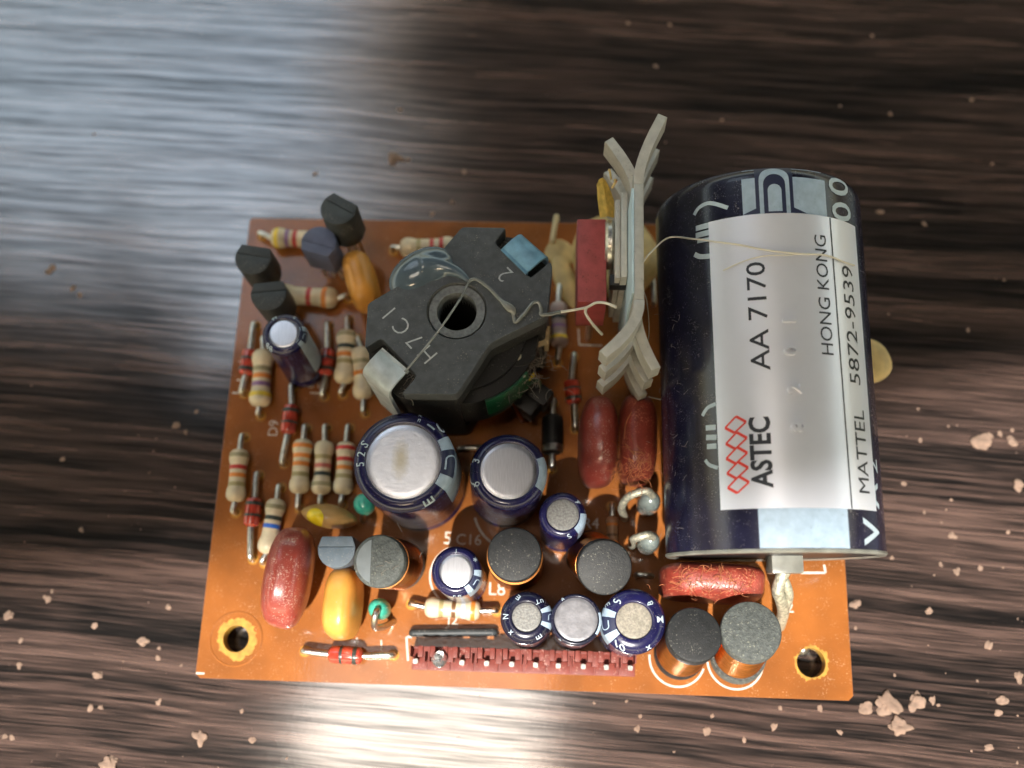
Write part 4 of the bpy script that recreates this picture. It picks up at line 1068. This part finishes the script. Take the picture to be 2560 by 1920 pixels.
# embossed digits pressed through the label
for ch, px, py in (('8', 1994, 1068), ('2', 1985, 973), ('0', 1976, 878), ('1', 1972, 803)):
    s, z = can_hit(px, py); g = glyph_bm(ch, 1.9, .02, .3, 0)
    top = map_bm(g, lambda x, y: can_pt(s - y * .9, z + x, .48))
    ext = bmesh.ops.extrude_face_region(top, geom=top.faces[:])
    for v in [e for e in ext['geom'] if isinstance(e, bmesh.types.BMVert)]:
        r_ = math.hypot(v.co.x, v.co.y); k = (CRr + .07) / r_; v.co.x *= k; v.co.y *= k
    obj('embossed_digit', finish(top, 60), MT['label'], can)
# marks printed on the sleeve itself
def can_marks(items, mat='paleprint'):
    ms = []
    for it in items:
        if it[0] == 'p':
            q = [can_hit(*a) for a in it[1]]; q = [(v.x, v.y) for v in smooth_path([(a, b, 0) for a, b in q], 5)]; st = stroke_bm(q, it[2]); map_bm(st, lambda x, y: can_pt(x, y, .05))
        else:
            _, txt, s, z, size, rot, bo = it; st = glyph_bm(txt, size, bo, .3, rad(rot)); map_bm(st, lambda x, y, s=s, z=z: can_pt(s + x, z + y, .05))
        ms.append(finish(st, 60))
    for m_ in ms[:-1]: obj('printed_mark', m_, MT[mat], can)
    return ms[-1]
obj('printed_mark', can_marks([('p', [(1757, 1040), (1762, 1030), (1772, 1018), (1790, 1010)], .35), ('p', [(1765, 1070), (1790, 1068)], .5), ('p', [(1766, 1094), (1792, 1093)], .5), ('p', [(1768, 1117), (1792, 1115)], .5), ('p', [(1764, 1150), (1774, 1162), (1795, 1170)], .35)]), MT['paleprint'], can)
obj('printed_mark', can_marks([('p', [(1736, 538), (1748, 520), (1775, 508), (1820, 520)], .4), ('p', [(1740, 572), (1778, 562)], .55), ('p', [(1740, 590), (1778, 580)], .55), ('p', [(1744, 604), (1778, 598)], .4), ('p', [(1737, 636), (1752, 642), (1778, 640)], .5)]), MT['paleprint'], can)
sO, zO = can_hit(2100, 528)
obj('printed_mark', can_marks([('t', '0', sO + .3, zO, 4.2, 100, .01), ('t', '0', sO + .1, zO + 2.6, 4.2, 100, .01)]), MT['paleprint'], can)
sN, zN = can_hit(2180, 1330)
obj('printed_mark', can_marks([('t', 'V', sN, zN, 3.8, 90, .02), ('t', 'A', sN + .7, zN + 3.4, 3.4, 90, .02), ('t', '2', sN + 1.2, zN + 6.2, 3.0, 90, .0)]), MT['paleprint'], can)
# arrow shaped emblem at the far end of the pale stripe
sD, zD = can_hit(1940, 546); wD = (ps1 - ps0) * .215; EH = CL - .35 - zD
def arch(w, h, z0): return [(sD - w, z0)] + [(sD - w * math.cos(a), z0 + h - w + w * math.sin(a)) for a in [math.pi * i / 12 for i in range(13)]] + [(sD + w, z0)]
for pts, mat, e in (([(sD - wD * 1.75, zD + .55), (sD - wD, zD + 1.1), (sD - wD, zD + EH), (sD + wD, zD + EH), (sD + wD, zD + 1.1), (sD + wD * 1.75, zD + .55)], 'darkprint', .035),
                    (arch(wD * .80, EH * .93, zD + .2), 'bluegrey', .05), (arch(wD * .58, EH * .78, zD + .2), 'darkprint', .065), (arch(wD * .36, EH * .5, zD + .7), 'bluegrey', .08)):
    g = bmesh.new(); g.faces.new([g.verts.new((a, b_, 0)) for a, b_ in pts]); bmesh.ops.triangulate(g, faces=g.faces[:]); cut_bm(g, .3)
    map_bm(g, lambda x, y, e=e: can_pt(x, y, e)); obj('arrow_emblem', finish(g, 60), MT[mat], can)
obj('clear_rim', lathe([(9.7, .1), (10.0, -.06), (10.4, -.06), (10.58, .12), (10.54, .3)], 96), MT['nylon'], can)
obj('end_disc', lathe([(0, .15), (9.65, .15)], 64), MT['black'], can)
tb = cinv @ P(1962, 1428, 8.5)
obj('terminal_post', box((-1.6, -1.5, -1.6), (1.6, 1.5, .75), .3), MT['nylon'], can, Vector((tb.x, tb.y, 0)))
me = tube([P(1962, 1428, 8.5), P(1950, 1452, 8.2), P(1944, 1478, 7.6), P(1952, 1500, 6.4), P(1958, 1530, 4.0), P(1950, 1560, 1.2), P(1948, 1566, -.6)], .62, 10); me.transform(cinv)
obj('tinned_lead', me, MT['solder_dirty'], can)
me = tube([P(1955, 1440, 8.2), P(1966, 1462, 7.6), P(1972, 1490, 6.2), P(1964, 1520, 4.2), P(1952, 1545, 2.5)], .48, 10); me.transform(cinv)
obj('tinned_lead', me, MT['solder_dirty'], can)

# ---- hairs and lint
def on_can(px, py, h=.25):
    s_, z_ = can_hit(px, py); return ML(can) @ can_pt(s_, z_, h)
obj('thread', tube([P(1608, 655, 21.6), P(1626, 632, 22.2)] + [on_can(*q) for q in ((1690, 598, .9), (1740, 600, .5), (1790, 606, .3), (1850, 614), (1920, 628), (1990, 636), (2060, 640), (2100, 655), (2130, 665))], .09, 8, 8), MT['thread'], board, label='long pale thread arching from the heat sink over the silver label')
obj('thread', tube([on_can(*q) for q in ((1810, 678), (1860, 655), (1910, 642), (1960, 640), (2020, 636))], .06, 8, 8), MT['thread'], board, label='second fine thread lying on the silver label')
def lint_obj(n, where, mat, seed, rmin=.018, rmax=.04, ln=(.6, 2.0), label=None):
    rnd = random.Random(seed); bm = bmesh.new()
    for _ in range(n):
        p = where(rnd); a = rnd.uniform(0, 6.28); L = rnd.uniform(*ln); bend = rnd.uniform(-1.8, 1.8); pts = []
        q = Vector(p)
        for k in range(5):
            pts.append(q.copy()); q = q + Vector((math.cos(a), math.sin(a), rnd.uniform(-.25, .3))) * L / 4; a += bend / 4 + rnd.uniform(-.3, .3)
        tube_bm(bm, pts, rnd.uniform(rmin, rmax), 4)
    return obj('lint', finish(bm, 0), MT[mat], board, kind='stuff', label=label)
def around(px, py, rx, ry, z):
    return lambda r: P(px + r.gauss(0, rx), py + r.gauss(0, ry), z + r.uniform(-.2, .5))
def along(pts, w, z):
    def f(r):
        i = r.randrange(len(pts) - 1); t = r.random(); a, b_ = pts[i], pts[i + 1]
        return P(a[0] + (b_[0] - a[0]) * t + r.gauss(0, w), a[1] + (b_[1] - a[1]) * t + r.gauss(0, w), z + r.uniform(-.3, .4))
    return f
lint_obj(120, along([(1544, 1080), (1548, 1130), (1545, 1200)], 9, 7.2), 'lint_orange', 1, .018, .035, (.4, 1.4), 'rusty lint between the twin red capacitors')
lint_obj(80, around(1592, 1160, 20, 32, 9.3), 'lint_orange', 2, .015, .03, (.5, 1.8), 'rusty lint on the red capacitor against the can')
lint_obj(100, around(1780, 1450, 60, 18, 9.2), 'lint_orange', 3, .014, .028, (.4, 1.5), 'rusty lint on the crosswise red capacitor')
lint_obj(140, around(1300, 920, 40, 30, 12.0), 'lint', 4, .016, .03, (.6, 2.2), 'grey lint over the transformer winding')
lint_obj(60, along([(953, 845), (1042, 940), (1003, 990), (1236, 606), (1327, 695)], 6, 16.2), 'lint', 5, .016, .03, (.4, 1.3), 'grey lint in the clip recesses')
lint_obj(40, along([(1690, 620), (1700, 1000), (1690, 1350)], 25, 18.5), 'lint', 6, .012, .020, (.2, .7), 'grey lint on the dark can')
lint_obj(12, around(950, 1400, 40, 35, 11.0), 'lint', 7, .014, .026, (.4, 1.2), 'lint on the dusty coil')
gl([(1650, 930, 12), (1680, 938, 12.8), (1715, 948, 13.6), (1728, 975, 14), (1712, 998, 13.5), (1680, 1004, 12.5), (1640, 996, 10.5), (1622, 992, 9.8)], .06, 'hair', 'curled grey hair against the dark can', 'lint')
gl([(1606, 880, 14), (1622, 840, 16), (1618, 760, 20), (1606, 720, 21)], .05, 'hair', 'fine hair looping beside the heat sink', 'lint')
gl([(1560, 1098, 9.6), (1566, 1055, 9.8), (1580, 1030, 9.7)], .05, 'hair', 'fine hair across the twin red capacitors', 'lint_orange')

# ================================================================ PLASTER CRUMBS ON THE TABLE
def crumb_mesh(seed, flat=.55):
    rnd = random.Random(seed); bm = bmesh.new(); bmesh.ops.create_icosphere(bm, subdivisions=3 if seed >= 1000 else 2, radius=1.0)
    k = [Vector((rnd.gauss(0, 1), rnd.gauss(0, 1), rnd.gauss(0, 1))) for _ in range(7)]
    for v in bm.verts:
        d = v.co.normalized(); s = 1 + sum(.16 * math.sin(3.2 * d.dot(q) + i) for i, q in enumerate(k)) + rnd.uniform(-.05, .05)
        v.co = Vector((d.x * s * 1.15, d.y * s * .9, max(-.25, d.z * s * flat)))
    return finish(bm, 30)
def crumb_cluster(seed):
    rnd = random.Random(seed); bm = bmesh.new()
    for i in range(rnd.randint(2, 4)):
        me = crumb_mesh(seed * 10 + i); sc_ = 1.0 if i == 0 else rnd.uniform(.3, .6); a = rnd.uniform(0, 6.28)
        me.transform(Matrix.Translation((math.cos(a) * .75 * (i > 0), math.sin(a) * .6 * (i > 0), 0)) @ Matrix.Diagonal((sc_, sc_, sc_, 1)))
        bm.from_mesh(me); bpy.data.meshes.remove(me)
    return finish(bm, 70)
big = [((990, 395), 26, 'blurred pale crumb on the table behind the transformer'),
       ((127, 674), 16, 'pale crumb on the dark table at the far left of the board'),
       ((498, 1842), 22, 'plump pale crumb near the front edge, left of the bright glare'),
       ((272, 1909), 26, 'pale crumb cut off by the bottom of the view at the left'),
       ((359, 1603), 16, 'pale crumb level with the lower left screw hole'),
       ((246, 1688), 14, 'pale crumb left of the lower left board corner'),
       ((23, 1539), 16, 'pale crumb at the left border of the view'),
       ((2455, 1104), 28, 'large pale crumb far right of the silver label'),
       ((2530, 1104), 17, 'rough pale crumb at the right border beside the large one'),
       ((2547, 1214), 20, 'pale crumb at the right border level with the can end'),
       ((2222, 1766), 38, 'largest pale crumb lump just outside the lower right board corner'),
       ((2290, 1756), 28, 'second pale lump right of the largest one'),
       ((2166, 1770), 20, 'small pale lump left of the largest one, at the board corner'),
       ((2246, 1818), 32, 'wide pale crumb below the largest lump'),
       ((2504, 1750), 17, 'flat pale crumb at the lower right border'),
       ((2139, 1510), 16, 'pale crumb touching the right edge of the board')]
for i, (p, r, labl) in enumerate(big):
    q = P(*p, TABLE_Z); s = r / 35
    o = obj('plaster_crumb', crumb_cluster(100 + i), MT['crumb'], None, Vector((q.x, q.y, TABLE_Z + .12 * s)), Matrix.Rotation(random.uniform(0, 6.28), 3, 'Z') @ Matrix.Diagonal((s, s, s * .6)),
            label=labl, cat='crumb', group='pale plaster crumbs on the table')
small = [(492, 1029, 8), (440, 1064, 11), (465, 1080, 7), (156, 1148, 9), (203, 1325, 9), (119, 1498, 11), (130, 1478, 6), (422, 1518, 10), (52, 1602, 8), (237, 1565, 12), (398, 1620, 7), (395, 1646, 7),
         (49, 1663, 10), (396, 1756, 9), (226, 1770, 12), (252, 1768, 9), (12, 1842, 9), (631, 1851, 9), (604, 1778, 7), (30, 1845, 7), (235, 335, 6), (182, 720, 10), (200, 738, 8), (788, 435, 9), (1020, 400, 10), (1160, 430, 10), (1080, 535, 9), (1130, 505, 8), (1000, 275, 9),
         (2380, 1339, 12), (2322, 1527, 12), (2547, 1692, 14), (2472, 1614, 13), (2495, 1782, 10), (2472, 1868, 10), (1766, 1828, 12), (1934, 1816, 12), (1592, 1822, 12), (2391, 1429, 12), (2330, 1750, 12), (2352, 1412, 6),
         (2300, 1100, 6), (2260, 1210, 7), (2450, 1420, 8), (2500, 1085, 8), (2475, 1090, 8), (2530, 1075, 6), (2195, 1300, 7), (2230, 1395, 8), (2520, 1330, 7), (2050, 1772, 8), (1950, 1770, 6), (1860, 1850, 7), (2100, 1830, 8), (1780, 1790, 7), (1600, 1790, 6),
         (1570, 58, 8), (1675, 62, 7), (2200, 530, 9), (2225, 285, 7), (1805, 300, 7), (2430, 250, 8), (1640, 165, 7), (2310, 560, 8), (2420, 825, 7), (2510, 700, 6), (2480, 410, 7), (2100, 265, 6), (2180, 90, 6)]
rnd = random.Random(55); bm = bmesh.new()
protos = [crumb_mesh(300 + i, .5) for i in range(6)]
extra = []
for _ in range(90):
    x = rnd.uniform(1500, 2560) if rnd.random() < .62 else rnd.uniform(0, 1500); y = rnd.uniform(0, 1920) if rnd.random() < .35 else rnd.uniform(1000, 1920)
    q = P(x, y, TABLE_Z)
    if -.5 < q.x < BW + .5 and -.5 < q.y < BH + .5: continue
    extra.append((x, y, rnd.uniform(1.2, 4.2) * (1.25 if x > 1700 and y > 900 else .9)))
for x, y, r in small + extra:
    q = P(x, y, TABLE_Z); s = r / 32; me = protos[rnd.randrange(6)].copy(); e = rnd.uniform(.7, 1.4)
    me.transform(Matrix.Translation((q.x, q.y, TABLE_Z + .1 * s)) @ Matrix.Rotation(rnd.uniform(0, 6.28), 4, 'Z') @ Matrix.Diagonal((s * e, s, s * .5, 1)))
    bm.from_mesh(me); bpy.data.meshes.remove(me)
obj('plaster_dust', finish(bm, 30), MT['crumb'], kind='stuff', label='fine pale plaster dust scattered over the dark table')
for me in protos: bpy.data.meshes.remove(me)
